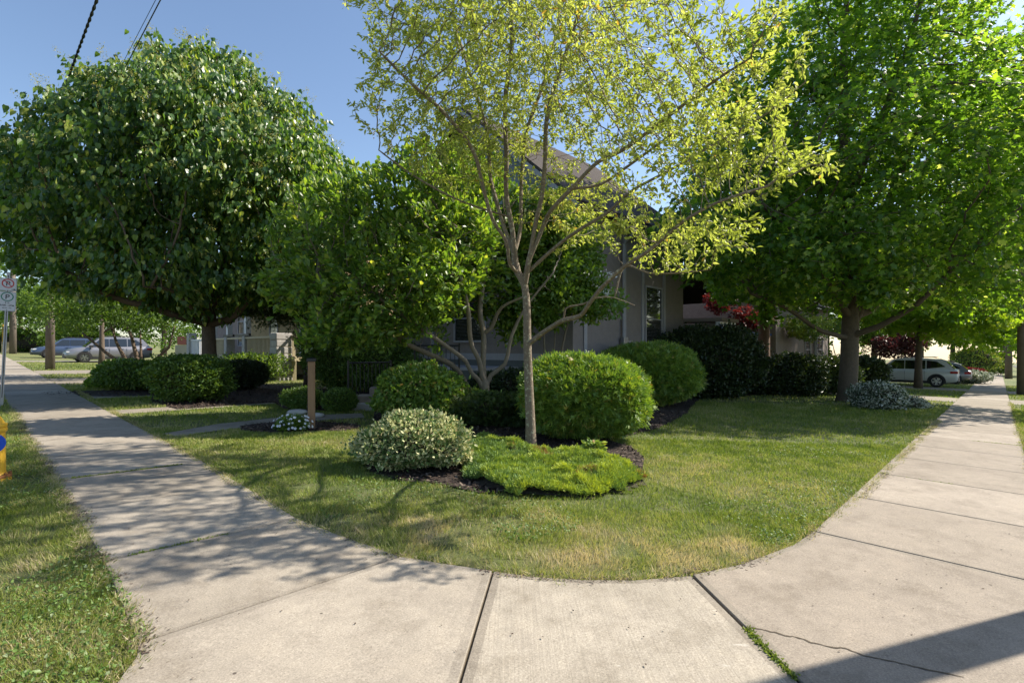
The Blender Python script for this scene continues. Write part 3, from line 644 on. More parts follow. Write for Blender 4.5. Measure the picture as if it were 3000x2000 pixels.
# left side
far_tree('sapling', 'slim straight young tree on the grass between the two parked cars and the pavement', gp(297, 1078), 6.5, [E(300, 850, 21, 2.2, 2.2, 1.6)], 'lf_bg', 5200, .14, .13, top=4.2)
b = base_at(392, 21.5)
st = [([(0, 0, 0), (-.35, 0, .5), (-1.1, -.1, 1.1), (-1.9, 0, 1.7), (-2.5, 0, 2.2)], .1), ([(0, .1, 0), (-.3, 0, .7), (-.8, .1, 1.5), (-1.0, 0, 2.4)], .11), ([(.05, 0, 0), (.0, .2, .8), (-.3, .3, 1.7), (-.6, .2, 2.6)], .12), ([(.1, 0, 0), (.3, 0, .9), (.2, .1, 2.0)], .09), ([(.15, 0, 0), (.8, 0, .7), (1.4, .1, 1.3), (1.7, 0, 2.2)], .1)]
far_tree('ornamental_tree', 'low multi stemmed tree with spreading limbs in front of the silver car', b, 4, [E(300, 905, 20.5, 2.6, 2, .9), E(420, 900, 21.5, 2.6, 2, .9), E(560, 930, 22.5, 1.2, 1.2, .6)], 'lf_bg', 9000, .12, stems=st, bark='bark_lilac')
far_tree('dark_cedar', 'tall dark evergreen leaning over the porch railing behind the magnolia', base_at(905, 19.5), 9, [E(860, 740, 19.5, 1.6, 1.5, 2.6, 6), E(800, 880, 19, 1.5, 1.3, 1.1, 3), E(900, 900, 19, 1.2, 1.2, 1.2, 2.5), E(900, 560, 20, 1.2, 1.2, 1.6, 2)], 'lf_ever', 30000, .13, .16, T=T_SPRAY, clump=.5, bark='bark_lilac')
for i, (px, D, h, r, lab) in enumerate([(60, 62, 11, 5.5, 'broad tree beyond the far hedge, seen above the parking sign'), (180, 58, 9, 4.5, 'tree directly behind the weathered utility pole'), (-60, 50, 12, 6, 'tree at the left picture border behind the parking sign'), (330, 64, 10, 5, 'tree behind the roof of the silver car'), (480, 60, 11, 5.5, 'tall tree far behind the multi stemmed low tree'), (-20, 90, 14, 7, 'most distant tree at the end of the left street')]):
    b = base_at(px, D)
    far_tree('street_tree', 'green '+lab, b, h, [(b[0], b[1], h*.58, r, r, h*.42)], 'lf_bg', 7000, .38, .25, group='trees far along the left street', clump=1.1)
# right side
tb = gp(2690, 1137)
far_tree('roadside_tree', 'young maple with a thin dark trunk in front of the white car', tb, 9, [E(2690, 870, 28, 3.6, 3.2, 2.0, 6), E(2830, 930, 26.5, 2.6, 2.4, 1.5, 3), E(2770, 760, 28, 3.4, 3, 2.4, 5)], 'lf_maple_lit', 24000, .2, .17, T=T_MAPLE, top=6)
b = base_at(3040, 35)
far_tree('overhanging_maple', 'bright green maple at the right picture border reaching over the pavement', b, 17, [E(3010, 560, 35, 6.4, 5.6, 6.4, 10), E(2960, 820, 32, 3.4, 3.6, 2.8, 4), E(3060, 250, 35, 4.4, 4.4, 3.8, 4), E(2900, 980, 34, 2.0, 2.2, 1.0, .8)], 'lf_maple_lit', 46000, .26, .3, T=T_MAPLE, clump=.95)
b = base_at(2236, 24)
far_tree('shade_tree', 'tree with a straight reddish trunk rising from the dark hedge by the porch', b, 12, [(b[0], b[1], 7.2, 3.6, 3.4, 3.6), E(2240, 880, 22.5, 2.6, 2.2, .8, 2.0)], 'lf_maple', 22000, .2, .27, T=T_MAPLE, top=8, bark='bark_red')
b = base_at(2140, 27); far_tree('japanese_maple', 'red leaved tree between the porch column and the pale brick house', b, 4.5, [E(2110, 880, 27, .9, .9, .45), E(2195, 945, 27, .8, .9, .7)], 'lf_red', 3500, .15, .1, T=T_MAPLE, clump=.4)
b = base_at(2670, 41); far_tree('purple_tree', 'dark purple leaved tree behind the white car', b, 5, [E(2625, 1015, 41, 2.0, 1.6, .8), E(2660, 990, 41, 1.2, 1.2, .7)], 'lf_purple', 4500, .22, .12, clump=.6)
b = base_at(2455, 29); far_tree('pale_shrub_tree', 'pale green small tree in front of the brick house', b, 4.5, [E(2390, 965, 28, 1.8, 1.5, .6), E(2330, 950, 28, 1.0, 1, .5)], 'lf_juni', 5000, .13, .08, clump=.4, stems=[([(0, 0, 0), (-.5, 0, 1.2), (-1.2, 0, 2.2)], .06), ([(.1, 0, 0), (.0, .1, 1.4), (-.3, .1, 2.6)], .05)])
for i, (px, D, h, r, lab) in enumerate([(2560, 46, 9, 4.2, 'bushy green tree beyond the front of the white car'), (2790, 58, 10, 4.6, 'green tree above the flower bed behind the white car'), (2850, 80, 12, 5.2, 'green tree over the far end of the right pavement'), (2935, 125, 14, 8, 'dark tree closing the end of the right pavement'), (2420, 44, 11, 4.5, 'green tree rising behind the pale brick house'), (3010, 95, 13, 7, 'far green tree beyond the stop sign'), (2700, 72, 13, 6, 'tall green tree rising behind the roadside maple'), (3060, 60, 11, 5.5, 'green tree beyond the thick grey pole at the right border')]):
    b = base_at(px, D)
    far_tree('distant_tree', lab, b, h, [(b[0], b[1], h*.55, r, r, h*.45)], 'lf_bg', 8000, .36, .25, group='trees far along the right street', clump=1.0)

# ------------------------------------------------------------------ shrubs
def shrub(name, label, c, rx, ry, rz, leafmat, n, ls, T=T_KITE, lump=.09, seed=0, zc=.5, cat='shrub', group=None, outw=.6, core=.8, wid=None, rndf=None, upb=.15, shell=.12, flat=.93, rot=0, hole=0):
    root = empty(name, c, rot, label, cat, group)
    r = np.random.default_rng(seed); K = r.normal(size=(9, 3))*2.6; K2 = r.normal(size=(14, 3))*7; ph = r.uniform(0, 6.28, 23)
    def rad(d): return 1+lump*(np.sin(d@K.T+ph[:9]).sum(1)/3)+lump*.5*(np.sin(d@K2.T+ph[9:]).sum(1)/3.5)+lump*.35*np.sin(d@K2[:5].T*2.6+ph[9:14]).sum(1)/2
    H = 2*rz; zmid = H*zc
    def surf(d, t):
        q = rad(d)*t; p = np.abs(d)**flat*np.sign(d)
        P = p*q[:, None]*np.array([rx, ry, 1]); P[:, 2] = np.where(d[:, 2] > 0, P[:, 2]*(H-zmid), P[:, 2]*zmid*.93)+zmid; return P
    d = rvec(n); t = 1-np.abs(rng.normal(0, shell, n)); sp = rng.random(n) < .06; t[sp] = 1+np.abs(rng.normal(0, min(.08, shell*.5), sp.sum())); P = surf(d, t)
    if hole: 
        hn = np.sin(d@K2[:4].T*1.3+ph[:4]).sum(1) > (2.6-hole); P[hn] = surf(d[hn], t[hn]-.12)
    keep = P[:, 2] > .01; P = P[keep]; d = d[keep]; N = unit(d/np.array([rx, ry, rz]))
    A = N*outw+rvec(len(P))*.95+np.array([0, 0, upb])
    col = None if rndf is None else rndf(P)
    scatter('foliage', P, A, ls*rng.uniform(.6, 1.25, len(P)), T, M[leafmat], root, col)
    # solid dark core, added to block light through the foliage
    mb = MB(); nu, nv = 20, 12
    for j in range(nv+1):
        th = math.pi*j/nv
        for i in range(nu):
            a = 2*math.pi*i/nu; dd = np.array([[math.sin(th)*math.cos(a), math.sin(th)*math.sin(a), math.cos(th)]]); q = surf(dd, np.array([core]))[0]; mb.v.append((q[0], q[1], max(q[2], .0)))
    mb.f = [[j*nu+i, (j+1)*nu+i, (j+1)*nu+(i+1) % nu, j*nu+(i+1) % nu] for j in range(nv) for i in range(nu)]; mb.m = [0]*len(mb.f)
    mb.build('blocking_core', M['twig_core'], root, smooth=True)
    return root
def gpc(px, py, back=0.0):
    p = gp(px, py); d = p[:2]/np.linalg.norm(p[:2]); q = p[:2]+d*back; return np.array([q[0], q[1], gz(q[0])])
shrub('yew_shrub', 'large round clipped yew shrub in sunlight right of the young tree trunk', gpc(1708, 1308, 1.0), 1.12, 1.1, .735, 'lf_yew', 52000, .11, T_SPRAY, .06, 11, .5, outw=.8, upb=.1, shell=.08, flat=.88, hole=.3)
shrub('yew_shrub', 'shaded dark green clipped yew shrub directly behind the sunlit yew', gpc(1890, 1200, 1.25), 1.65, 1.4, .93, 'lf_yew', 38000, .13, T_SPRAY, .065, 12, .45, outw=1.0, upb=.1, shell=.07)
shrub('euonymus_shrub', 'low cream and green variegated shrub at the front of the corner bed', gpc(1218, 1398, .55), .71, .56, .335, 'lf_vari', 15000, .055, T_OVAL, .11, 13, .45, outw=.7, upb=.3, shell=.13, flat=.9)
shrub('dogwood_shrub', 'rounded bright green leafy shrub just behind the variegated shrub', gpc(1232, 1248, .85), .93, .85, .62, 'lf_shrub', 15000, .10, T_OVAL, .10, 14, .45, outw=.7, upb=-.35, shell=.1)
shrub('boxwood_shrub', 'small boxwood ball behind the white flowers and left of the wooden post', gpc(886, 1207, .5), .45, .43, .28, 'lf_box', 9000, .045, T_OVAL, .07, 15, .45, upb=.2)
shrub('boxwood_shrub', 'small boxwood ball right of the wooden post beside the stone steps', gpc(993, 1212, .45), .41, .40, .27, 'lf_box', 8000, .045, T_OVAL, .07, 16, .45, upb=.2)
shrub('privet_shrub', 'waist high clipped green shrub in front of the big tree trunk at left', gpc(560, 1186, .8), 1.0, .85, .62, 'lf_box', 17000, .08, T_OVAL, .09, 17, .55, upb=.2, flat=.88, hole=.4)
shrub('privet_shrub', 'clipped green shrub further left, behind the waist high one', gpc(428, 1150, .9), 1.4, 1.0, .50, 'lf_box', 17000, .08, T_OVAL, .10, 18, .5, upb=.2, flat=.9)
shrub('weigela_shrub', 'loose feathery green plant at the left end of the clipped shrubs', gpc(345, 1140, .4), .75, .6, .42, 'lf_shrub', 5000, .10, T_BLADE, .15, 19, .4, upb=.5)
shrub('yew_ball', 'nearly black round yew beside the waist high shrub', gpc(712, 1148, .9), .80, .75, .52, 'lf_dark', 16000, .07, T_SPRAY, .04, 20, .5, outw=1.0)
shrub('barberry_shrub', 'flat topped dark shrub behind the big tree trunk on its left', gpc(575, 1092, 1.0), 1.05, .8, .45, 'lf_dark', 9000, .09, T_KITE, .04, 21, .6, flat=.7)
shrub('golden_shrub', 'loose yellowish green shrub in front of the cream porch lattice', gpc(735, 1120, 1.3), 1.5, .9, .62, 'lf_bg', 6000, .10, T_OVAL, .16, 22, .5, core=.4, shell=.25)
shrub('climbing_shrub', 'dark small leaved shrub by the stone pillar behind the wooden post', gpc(985, 1150, 1.2), 1.25, 1.0, 1.3, 'lf_box', 24000, .085, T_OVAL, .15, 23, .5, core=.6, shell=.2)
shrub('climbing_shrub', 'green leafy shrub under the magnolia at the left of the iron railing', gpc(1110, 1160, 1.3), 1.3, 1.0, .95, 'lf_box', 16000, .09, T_OVAL, .15, 24, .5, core=.6, shell=.2)
shrub('rhododendron', 'tall dark broadleaf shrub in front of the house window', base_at(2078, 18.7), 1.95, 1.2, 1.36, 'lf_dark', 30000, .13, T_OBOV, .10, 25, .5, upb=.2, shell=.13)
for i, (px, py, rx, ry, rz, lab) in enumerate([(2215, 1160, 1.3, 1.1, .68, 'dark hedge shrub left of the reddish trunk'), (2320, 1163, 1.4, 1.1, .80, 'dark hedge shrub right of the reddish trunk'), (2420, 1160, 1.3, 1.0, .78, 'dark hedge shrub touching the big maple trunk on its left'), (2525, 1150, .9, 1.0, .85, 'dark shrub right behind the big maple trunk')]):
    shrub('hedge_shrub', lab, gpc(px, py, 1.2), rx, ry, rz, 'lf_dark', 15000, .12, T_OVAL, .10, 30+i, .5, group='dark hedge in front of the brick house', upb=.2, shell=.15, core=.7)
shrub('wintercreeper', 'silver and green variegated shrub sprawling at the right foot of the big maple', gpc(2575, 1203, .7), .75, .7, .44, 'lf_vari2', 11000, .075, T_OVAL, .20, 40, .35, upb=.3, shell=.2)
shrub('wintercreeper', 'flat trailing end of the variegated planting nearest the right pavement', gpc(2655, 1196, .3), .7, .5, .16, 'lf_vari2', 4000, .07, T_OVAL, .25, 41, .35, upb=.3, shell=.25)
shrub('yew_spreading', 'shaded low spreading evergreen between the magnolia and the juniper bed', gpc(1470, 1262, .7), .95, .6, .32, 'lf_ever', 10000, .09, T_SPRAY, .15, 42, .4, upb=.3)
shrub('hydrangea_shrub', 'small leafy plant behind the variegated shrub at the magnolia foot', gpc(1385, 1240, .5), .6, .5, .33, 'lf_shrub', 2600, .10, T_OVAL, .15, 43, .4, upb=.2, shell=.2, core=.5)
shrub('groundcover_shrub', 'dark leafy plant in front of the house wall under the magnolia', gpc(1500, 1215, 1.2), 1.2, .8, .5, 'lf_dark', 9000, .09, T_OVAL, .15, 44, .5, upb=.2, shell=.2, core=.6)
bs = base_at(1625, 13.3)
far_tree('flowering_tree', 'slender leafy tree with white blossoms against the taupe house wall', bs, 5, [E(1580, 700, 13.5, 1.3, .8, 1.2), E(1640, 840, 13.2, 1.3, .8, .95), E(1740, 890, 13.2, .6, .6, .5, .5), E(1540, 930, 13.2, .8, .6, .6, .8), E(1700, 740, 13.6, .5, .5, .5, .3)], 'lf_mag', 19000, .13, .05, T=T_OVAL, clump=.35, bark='bark_mag', stems=[([(0, 0, 0), (.1, 0, 1.2), (.35, .05, 2.4), (.6, 0, 3.6)], .05), ([(-.1, 0, 0), (-.25, .05, 1.3), (-.3, 0, 2.6), (-.2, 0, 4.2)], .045), ([(.05, 0, 0), (.0, .1, 1.5), (.05, .1, 3.2)], .04)])
fb = at(1775, 830, 12.7); n = 110; C = fb+rng.normal(size=(7, 3))*np.array([.2, .2, .35]); idx = rng.integers(0, 7, n)
rs = [o for o in bpy.data.objects if o.name.startswith('flowering_tree')][0]
scatter('blossoms', C[idx]+rng.normal(size=(n, 3))*.05-np.array(rs.location), rvec(n), rng.uniform(.05, .08, n), T_OVAL, M['petal'], rs)
# right side planting beyond the driveway
shrub('barberry_shrub', 'round red leaved shrub behind the rear of the white car', base_at(2835, 44), 1.1, .9, .5, 'lf_red', 4000, .12, T_KITE, .1, 50, .5)
shrub('flowering_border', 'green and white flowering border beside the right pavement behind the white car', (base_at(2835, 37)), 1.4, 1.5, .42, 'lf_vari2', 6000, .12, T_OVAL, .2, 51, .5)
shrub('round_shrub', 'round light green shrub at the far end of the right lawns', base_at(2885, 62), 2.3, 2.4, 1.5, 'lf_bg', 7000, .2, T_KITE, .12, 52, .5)
shrub('round_shrub', 'pale green tall shrub left of the far light green one', base_at(2855, 56), 2.0, 2.0, 1.5, 'lf_juni', 6000, .2, T_KITE, .12, 53, .5)
# far hedge at left behind the cars
shrub('boundary_hedge', 'long clipped hedge far behind the parked cars at left', base_at(150, 58), 7.5, 1.3, 1.1, 'lf_bg', 16000, .2, T_KITE, .03, 54, .5, cat='hedge', flat=.35, rot=0, core=.9)

# juniper mat: mounded groundcover of many twig sprays
jb = np.array([*gp(1600, 1375)[:2]]); jpoly = [gxy(*p) for p in ((1345, 1372), (1365, 1415), (1430, 1445), (1560, 1468), (1700, 1466), (1850, 1440), (1905, 1412), (1850, 1380), (1770, 1355), (1680, 1345), (1560, 1330), (1480, 1300), (1385, 1292), (1350, 1330))]
J = np.array(jpoly); lo, hi = J.min(0), J.max(0); Q = rng.uniform(lo, hi, (60000, 2)); Q = Q[inside(Q, jpoly)]; ed = edge_dist(Q, jpoly); k_ = ed > .34*(vnoise(Q, 4.2, 55, 2)-.38); Q, ed = Q[k_], ed[k_]; k_ = ~((vnoise(Q, 2.3, 58, 2) > .70) & (rng.random(len(Q)) < .85)); Q, ed = Q[k_], ed[k_]
hmp = lambda Q, ed: np.clip(ed/.28, 0, 1)**.6*.9*(.03+.13*vnoise(Q, 1.8, 4, 1)+.22*np.clip(vnoise(Q, 6.5, 5, 2)-.3, 0, 1))*.85
root = empty('juniper_mat', (jb[0], jb[1], gz(jb[0])), 0, 'bright green spreading juniper mat covering the ground round the young tree', 'groundcover')
hh = hmp(Q, ed); cl = vnoise(Q, 1.6, 9, 2); lum = vnoise(Q, 9, 21, 1)
P = np.column_stack([Q, gz(Q[:, 0])+.03+hh*(1-.25*rng.random(len(Q))**2)])-np.array(root.location)
P -= 0
rv = np.clip(-.05+.45*cl+.65*vnoise(Q, 6.5, 5, 2)+.25*(Q[:, 0]-jb[0])*.5+rng.normal(0, .13, len(Q)), 0, .93); dead = (vnoise(Q, 2.5, 31, 2) > .72); rv[dead & (rng.random(len(Q)) < .55)] = 1
A = rvec(len(Q))*.7+np.array([0, 0, .9])+np.column_stack([np.zeros(len(Q)), -np.ones(len(Q))*.2, np.zeros(len(Q))])
scatter('foliage', P, A, rng.uniform(.04, .09, len(Q)), T_SPRAY, M['lf_juni'], root, rv)
mb = MB(); gx = np.arange(lo[0], hi[0], .12); gy = np.arange(lo[1], hi[1], .12); G = np.array([(x, y) for x in gx for y in gy]); ok = inside(G, jpoly); z = hmp(G, np.where(ok, edge_dist(G, jpoly), 0))
mb.v = [(x-jb[0], y-jb[1], gz(x)-gz(jb[0])+.008+zz*.45) for (x, y), zz in zip(G, z)]; ny = len(gy)
mb.f = [[i*ny+j, (i+1)*ny+j, (i+1)*ny+j+1, i*ny+j+1] for i in range(len(gx)-1) for j in range(ny-1) if ok[i*ny+j] and ok[(i+1)*ny+j+1]]; mb.m = [0]*len(mb.f)
mb.build('blocking_core', M['twig_core'], root, smooth=True)  # closed dark mound under the sprays, coloured like the shrub cores
# two small leafy perennials at the bed's back
for px, py, s, lab in ((1690, 1345, .16, 'small upright perennial in front of the yew, the left one'), (1740, 1352, .26, 'larger leafy perennial beside the bare mulch')):
    c = gp(px, py); n = int(500*s/.2); r_ = empty('perennial_plant', c, 0, lab, 'plant')
    h = rng.random(n); th = rng.random(n)*6.28
    scatter('leaves', np.column_stack([np.cos(th)*s*.5*rng.random(n), np.sin(th)*s*.5*rng.random(n), h*s*1.1]), np.column_stack([np.cos(th), np.sin(th), rng.random(n)*.9-.1]), rng.uniform(.05, .1, n), T_OVAL, M['lf_juni'], r_)
    mb = MB()
    for k in range(9): a = k*.7; mb.tube([(0, 0, -.01), (.03*math.cos(a), .03*math.sin(a), s*.6), (s*.3*math.cos(a), s*.3*math.sin(a), s*1.1)], .004, 4)
    mb.build('stems', M['twig_core'], r_)
# white petunias
c = gp(855, 1262); pr = empty('petunia_clump', (c[0], c[1], c[2]), 0, 'clump of white petunias in the mulch left of the wooden post', 'flowers')
n = 1500; d = rvec(n); d[:, 2] = abs(d[:, 2]); P = np.array([0, 0, .05])+d*np.array([.30, .24, .22])*(rng.random((n, 1))**.3)
scatter('leaves', P, d+rvec(n)*.6, rng.uniform(.04, .07, n), T_OVAL, M['lf_box'], pr)
k = 75; d = rvec(k); d[:, 2] = abs(d[:, 2])*.9+.05; d[:, 1] -= .25; d = unit(d); Cc = np.array([0, 0, .05])+d*np.array([.35, .28, .25])*rng.uniform(.78, 1.1, (k, 1)); V = []; fo = MB()
for i in range(k):
    nrm = Vector(d[i]+np.array([0, -.4, .1])).normalized(); t = nrm.orthogonal().normalized(); b2 = nrm.cross(t); rr = rng.uniform(.020, .030); pts = []
    for q in range(15):
        a = 6.283*q/15; r1 = rr*(1+.14*math.cos(5*a)); pts.append(Vector(Cc[i])+(t*math.cos(a)+b2*math.sin(a))*r1+nrm*.015)
    cidx = Vector(Cc[i])
    fo.raw([tuple(cidx)]+[tuple(p) for p in pts], [(0, 1+q, 1+(q+1) % 15) for q in range(15)])
o = fo.build('blossoms', M['petal'], pr)

# ------------------------------------------------------------------ grass, clover, chips (nobody could count them)
hard = [P for P, m in slabs if True][:0]+[walk1, walk2, walk3, *drvL, *drvR]
slabP = [P for P, m in slabs]
lanes = [quad_ab(3.0, 200, .68, 2.12), quad_ab(-.31, 1.20, 5.2, 200)]
beds = [bed_main, bed_sign, bed_left, bed_hedge]
front_edge = [gxy(*p) for p in ((224, 1146), (689, 1418), (850, 1528), (1000, 1577), (1153, 1631), (1444, 1681), (1643, 1706), (2000, 1702), (2026, 1694), (2172, 1662), (2321, 1605), (2379, 1553), (2517, 1462), (2752, 1232))]
def free(Q, beds_too=True):
    ok = np.ones(len(Q), bool)
    for P in slabP[-3:]+lanes+hard+(beds if beds_too else []): ok &= ~inside(Q, P)
    a = Q@E1; b_ = Q@E2
    ok &= (a > -3.5) & ((b_ > -2.3))
    
    return ok
edge_pts = np.array(front_edge)
def polyline_dist(Q, L):
    d = np.full(len(Q), 99.)
    for i in range(len(L)-1):
        a = np.array(L[i]); b = np.array(L[i+1]); e = b-a; t = np.clip(((Q-a)@e)/(e@e), 0, 1); d = np.minimum(d, np.linalg.norm(Q-(a+t[:, None]*e), axis=1))
    return d
def sample_view(n, D0, D1):
    D = np.sqrt(rng.uniform(D0*D0, D1*D1, n)); u = rng.uniform(-1.06, 1.06, n); return np.column_stack([D*u, D])
Q = np.vstack([sample_view(150000, 2.0, 5.2), sample_view(190000, 5.2, 9.5), sample_view(130000, 9.5, 17), sample_view(80000, 17, 34)])
Q = Q[free(Q)]
D = Q[:, 1]; de = polyline_dist(Q, front_edge)
dry = vnoise(Q, .55, 3, 3); fine = vnoise(Q, 3.0, 8, 2)
aq = Q@E1; bq = Q@E2; leftstrip = bq < .7
dryness = .02+np.clip((dry-.36)*1.9, 0, 1)*.52+np.clip(1-de/1.3, 0, 1)*.3*np.clip(1-np.abs(Q[:, 0]-.3)/4.5, .25, 1)+np.where(leftstrip, .2, 0)+(fine-.5)*.7
for px_, py_, sr, am in ((1640, 1640, .30, .6), (2000, 1650, .38, .6), (2170, 1440, .34, .5), (1780, 1560, .45, .35), (1300, 1560, .5, .35), (1500, 1500, .6, .25), (1200, 1520, .3, .4), (2120, 1600, .2, .6), (150, 1640, .5, .3), (60, 1900, .4, .4)):
    pc_ = gp(px_, py_)[:2]; dryness += am*np.exp(-((Q-pc_)**2).sum(1)/(sr*sr))*(.6+.8*fine)
bare = (vnoise(Q, 2.1, 44, 2)+.30*np.clip(1-de/.8, 0, 1)*np.clip(1-np.abs(Q[:, 0]-1.6)/2.6, 0, 1)) > .76
keep = ~(bare & (rng.random(len(Q)) < .7)); Q, D, dryness, de = Q[keep], D[keep], dryness[keep], de[keep]
rv = np.clip(.18+dryness*.75+rng.normal(0, .17, len(Q)), 0, 1)
hgt = (.034+.024*rng.random(len(Q)))*(1+.15*(vnoise(Q, 1.1, 12, 2)-.5))*np.clip(D/9, 1, 1.7)
wd = np.clip(.0038*D/4, .0036, .019)*rng.uniform(.7, 1.3, len(Q))
tuft = vnoise(Q, 7, 61, 2); lean = np.column_stack([vnoise(Q, 5, 71, 2)-.5, vnoise(Q, 5, 72, 2)-.5, np.zeros(len(Q))])*1.6
A = np.column_stack([rng.normal(0, .42, (len(Q), 2)), np.ones(len(Q))])+lean
o = scatter('grass', np.column_stack([Q, gz(Q[:, 0])+.0]), A, hgt*(.75+.6*tuft), T_BLADE, M['blade'], None, rv, wid=wd); tag(o, 'mown green lawn grass drying to straw near the pavement edge', 'grass', kind='stuff')
# ragged edge: longer straw and crumbs overhanging the slabs
edgeR = [L2(-.33, x) for x in (5.0, 9, 14, 20, 28)]; stripE = [L2(x, .66) for x in (16, 11, 8, 6, 4.62)]+[L2(3.25, .60), gxy(394, 1940), gxy(352, 1995), gxy(300, 2070)]
def along_edge(L, n, off, sd_, side):
    L = np.array(L); seg = np.linalg.norm(np.diff(L, axis=0), axis=1); cs = np.concatenate([[0], np.cumsum(seg)]); s_ = rng.random(n)**1.0*cs[-1]; i = np.clip(np.searchsorted(cs, s_)-1, 0, len(seg)-1); f = (s_-cs[i])/seg[i]
    P = L[i]*(1-f[:, None])+L[i+1]*f[:, None]; tn = unit(np.diff(L, axis=0)[i]); nn = np.column_stack([-tn[:, 1], tn[:, 0]]); nn *= np.sign((nn*(np.array([side])-P)).sum(1))[:, None]
    return P+nn*(rng.normal(off, sd_, n)+(vnoise(P, 2.2, 15, 2)-.5)*.10)[:, None], nn
EP, EN = [], []
for L, n, side in ((front_edge, 26000, (.3, 12.)), (stripE, 15000, (-9, 2.)), (edgeR, 7000, (30, 8.))):
    P, nn = along_edge(L, n, .01, .035, side); EP.append(P); EN.append(nn)
P = np.vstack(EP); nn = np.vstack(EN); cn_ = vnoise(P, 5.0, 66, 2); k_ = cn_ > .36; P, nn = P[k_], nn[k_]
A = np.column_stack([-nn*rng.uniform(-.3, 1.3, (len(P), 1))+rng.normal(0, .6, (len(P), 2)), rng.uniform(.15, 1.0, len(P))])
gr = rng.random(len(P)) < .45
o = scatter('edge_grass', np.column_stack([P, gz(P[:, 0])+.012]), A, rng.uniform(.03, .075, len(P)), T_BLADE, M['blade'], None, np.where(gr, rng.uniform(.05, .5, len(P)), rng.uniform(.7, 1, len(P))), wid=np.full(len(P), .0045)); tag(o, 'straw and grass overhanging the pavement edges', 'dry grass', kind='stuff')
EP = [along_edge(L, n, -.015, .035, side)[0] for L, n, side in ((front_edge, 9000, (.3, 12.)), (stripE, 7000, (-9, 2.)), (edgeR, 2500, (30, 8.)))]; P = np.vstack(EP); P = P[vnoise(P, 3.3, 67, 2) > .47]
o = scatter('soil_crumbs', np.column_stack([P, gz(P[:, 0])+.034]), rvec(len(P))*np.array([1, 1, .2]), rng.uniform(.006, .022, len(P)), T_CHIP, M['chip'], None, rng.uniform(.3, 1, len(P)), upn=unit(rvec(len(P))*.4+np.array([0, 0, 1.]))); tag(o, 'soil crumbs and clippings washed onto the pavement edges', 'soil', kind='stuff')
stripL = [gxy(*p) for p in ((-40, 1050), (43, 1197), (90, 1290), (166, 1438), (258, 1588), (344, 1708), (402, 1846), (395, 1930), (350, 2010))]
# clover
Q = np.vstack([sample_view(26000, 2.0, 4.6), sample_view(26000, 4.6, 9)]); Q = Q[free(Q)]; cn = vnoise(Q, .8, 91, 2)
near_left = (Q[:, 0] < -1.2) & (Q[:, 1] < 4.2)
Q = Q[(cn > .60) | (near_left & (cn > .5) & (rng.random(len(Q)) < .6))]
o = scatter('clover', np.column_stack([Q, gz(Q[:, 0])+.035+.02*rng.random(len(Q))]), rvec(len(Q))*.9+np.array([0, 0, .25]), rng.uniform(.014, .026, len(Q)), T_HEART, M['clover'], None, upn=unit(rvec(len(Q))*.5+np.array([0, 0, 1.]))); tag(o, 'patches of clover leaves growing through the lawn', 'clover', kind='stuff')
# bark chips
Q = np.vstack([sample_view(60000, 5.5, 14), sample_view(20000, 14, 22)]); ok = np.zeros(len(Q), bool)
for P in beds: ok |= inside(Q, P)
Q = Q[ok]
o = scatter('bark_mulch', np.column_stack([Q, gz(Q[:, 0])+.02+.03*rng.random(len(Q))]), rvec(len(Q))*np.array([1, 1, .35]), rng.uniform(.03, .075, len(Q)), T_CHIP, M['chip'], None, upn=unit(rvec(len(Q))*.4+np.array([0, 0, 1.]))); tag(o, 'dark shredded bark mulch covering the planting beds', 'mulch', kind='stuff')
# weeds in joints + litter on the slabs
def along(p0, p1, n, s): t = rng.random((n, 1)); return p0*(1-t)+p1*t+rng.normal(size=(n, 2))*s
W = [along(np.array(gxy(2185, 1850)), np.array(gxy(2330, 2000)), 700, .014), along(L2(7.62, .8), L2(7.62, 1.9), 500, .012), along(L2(4.62, .8), L2(4.62, 1.5), 300, .012), along(L2(-.3, 13.65), L2(.4, 13.65), 250, .015), along(L2(.4, 8.61), L2(1.0, 8.61), 120, .01)]
Q = np.vstack(W)
o = scatter('joint_weeds', np.column_stack([Q, gz(Q[:, 0])+.02]), np.column_stack([rng.normal(0, .7, (len(Q), 2)), np.full(len(Q), .6)]), rng.uniform(.012, .03, len(Q)), T_KITE, M['blade'], None, rng.uniform(0, .45, len(Q))); tag(o, 'moss and tiny weeds growing in the pavement joints', 'weeds', kind='stuff')
Q = sample_view(1500, 2.2, 9); ok = np.zeros(len(Q), bool)
for P in slabP[-3:]+lanes: ok |= inside(Q, P)
Q = Q[ok][:260]
o = scatter('leaf_litter', np.column_stack([Q, gz(Q[:, 0])+.036]), rvec(len(Q))*np.array([1, 1, .1]), rng.uniform(.006, .022, len(Q)), T_KITE, M['chip'], None, upn=unit(rvec(len(Q))*.25+np.array([0, 0, 1.]))); tag(o, 'specks of leaf litter scattered over the pavement', 'litter', kind='stuff')
# crack in the near right slab
mb = MB(); cp = [gxy(*p) for p in ((2185, 1850), (2230, 1858), (2262, 1866), (2300, 1878), (2330, 1882), (2372, 1896), (2430, 1910), (2480, 1918), (2520, 1934), (2560, 1944), (2620, 1955), (2690, 1974), (2760, 1988), (2840, 2004))]
pp = []
for a, b in zip(cp[:-1], cp[1:]):
    for k in range(4): pp.append(np.array(a)*(1-k/4)+np.array(b)*k/4+rng.normal(0, .004, 2))
wv = rng.uniform(.0025, .007, len(pp))
for (a, wa), (b, wb) in zip(list(zip(pp, wv))[:-1], list(zip(pp, wv))[1:]):
    d = unit(b-a); nrm = np.array([-d[1], d[0]]); mb.poly([(*(a-nrm*wa), gz(a[0])+.0345), (*(b-nrm*wb), gz(b[0])+.0345), (*(b+nrm*wb), gz(b[0])+.0345), (*(a+nrm*wa), gz(a[0])+.0345)])
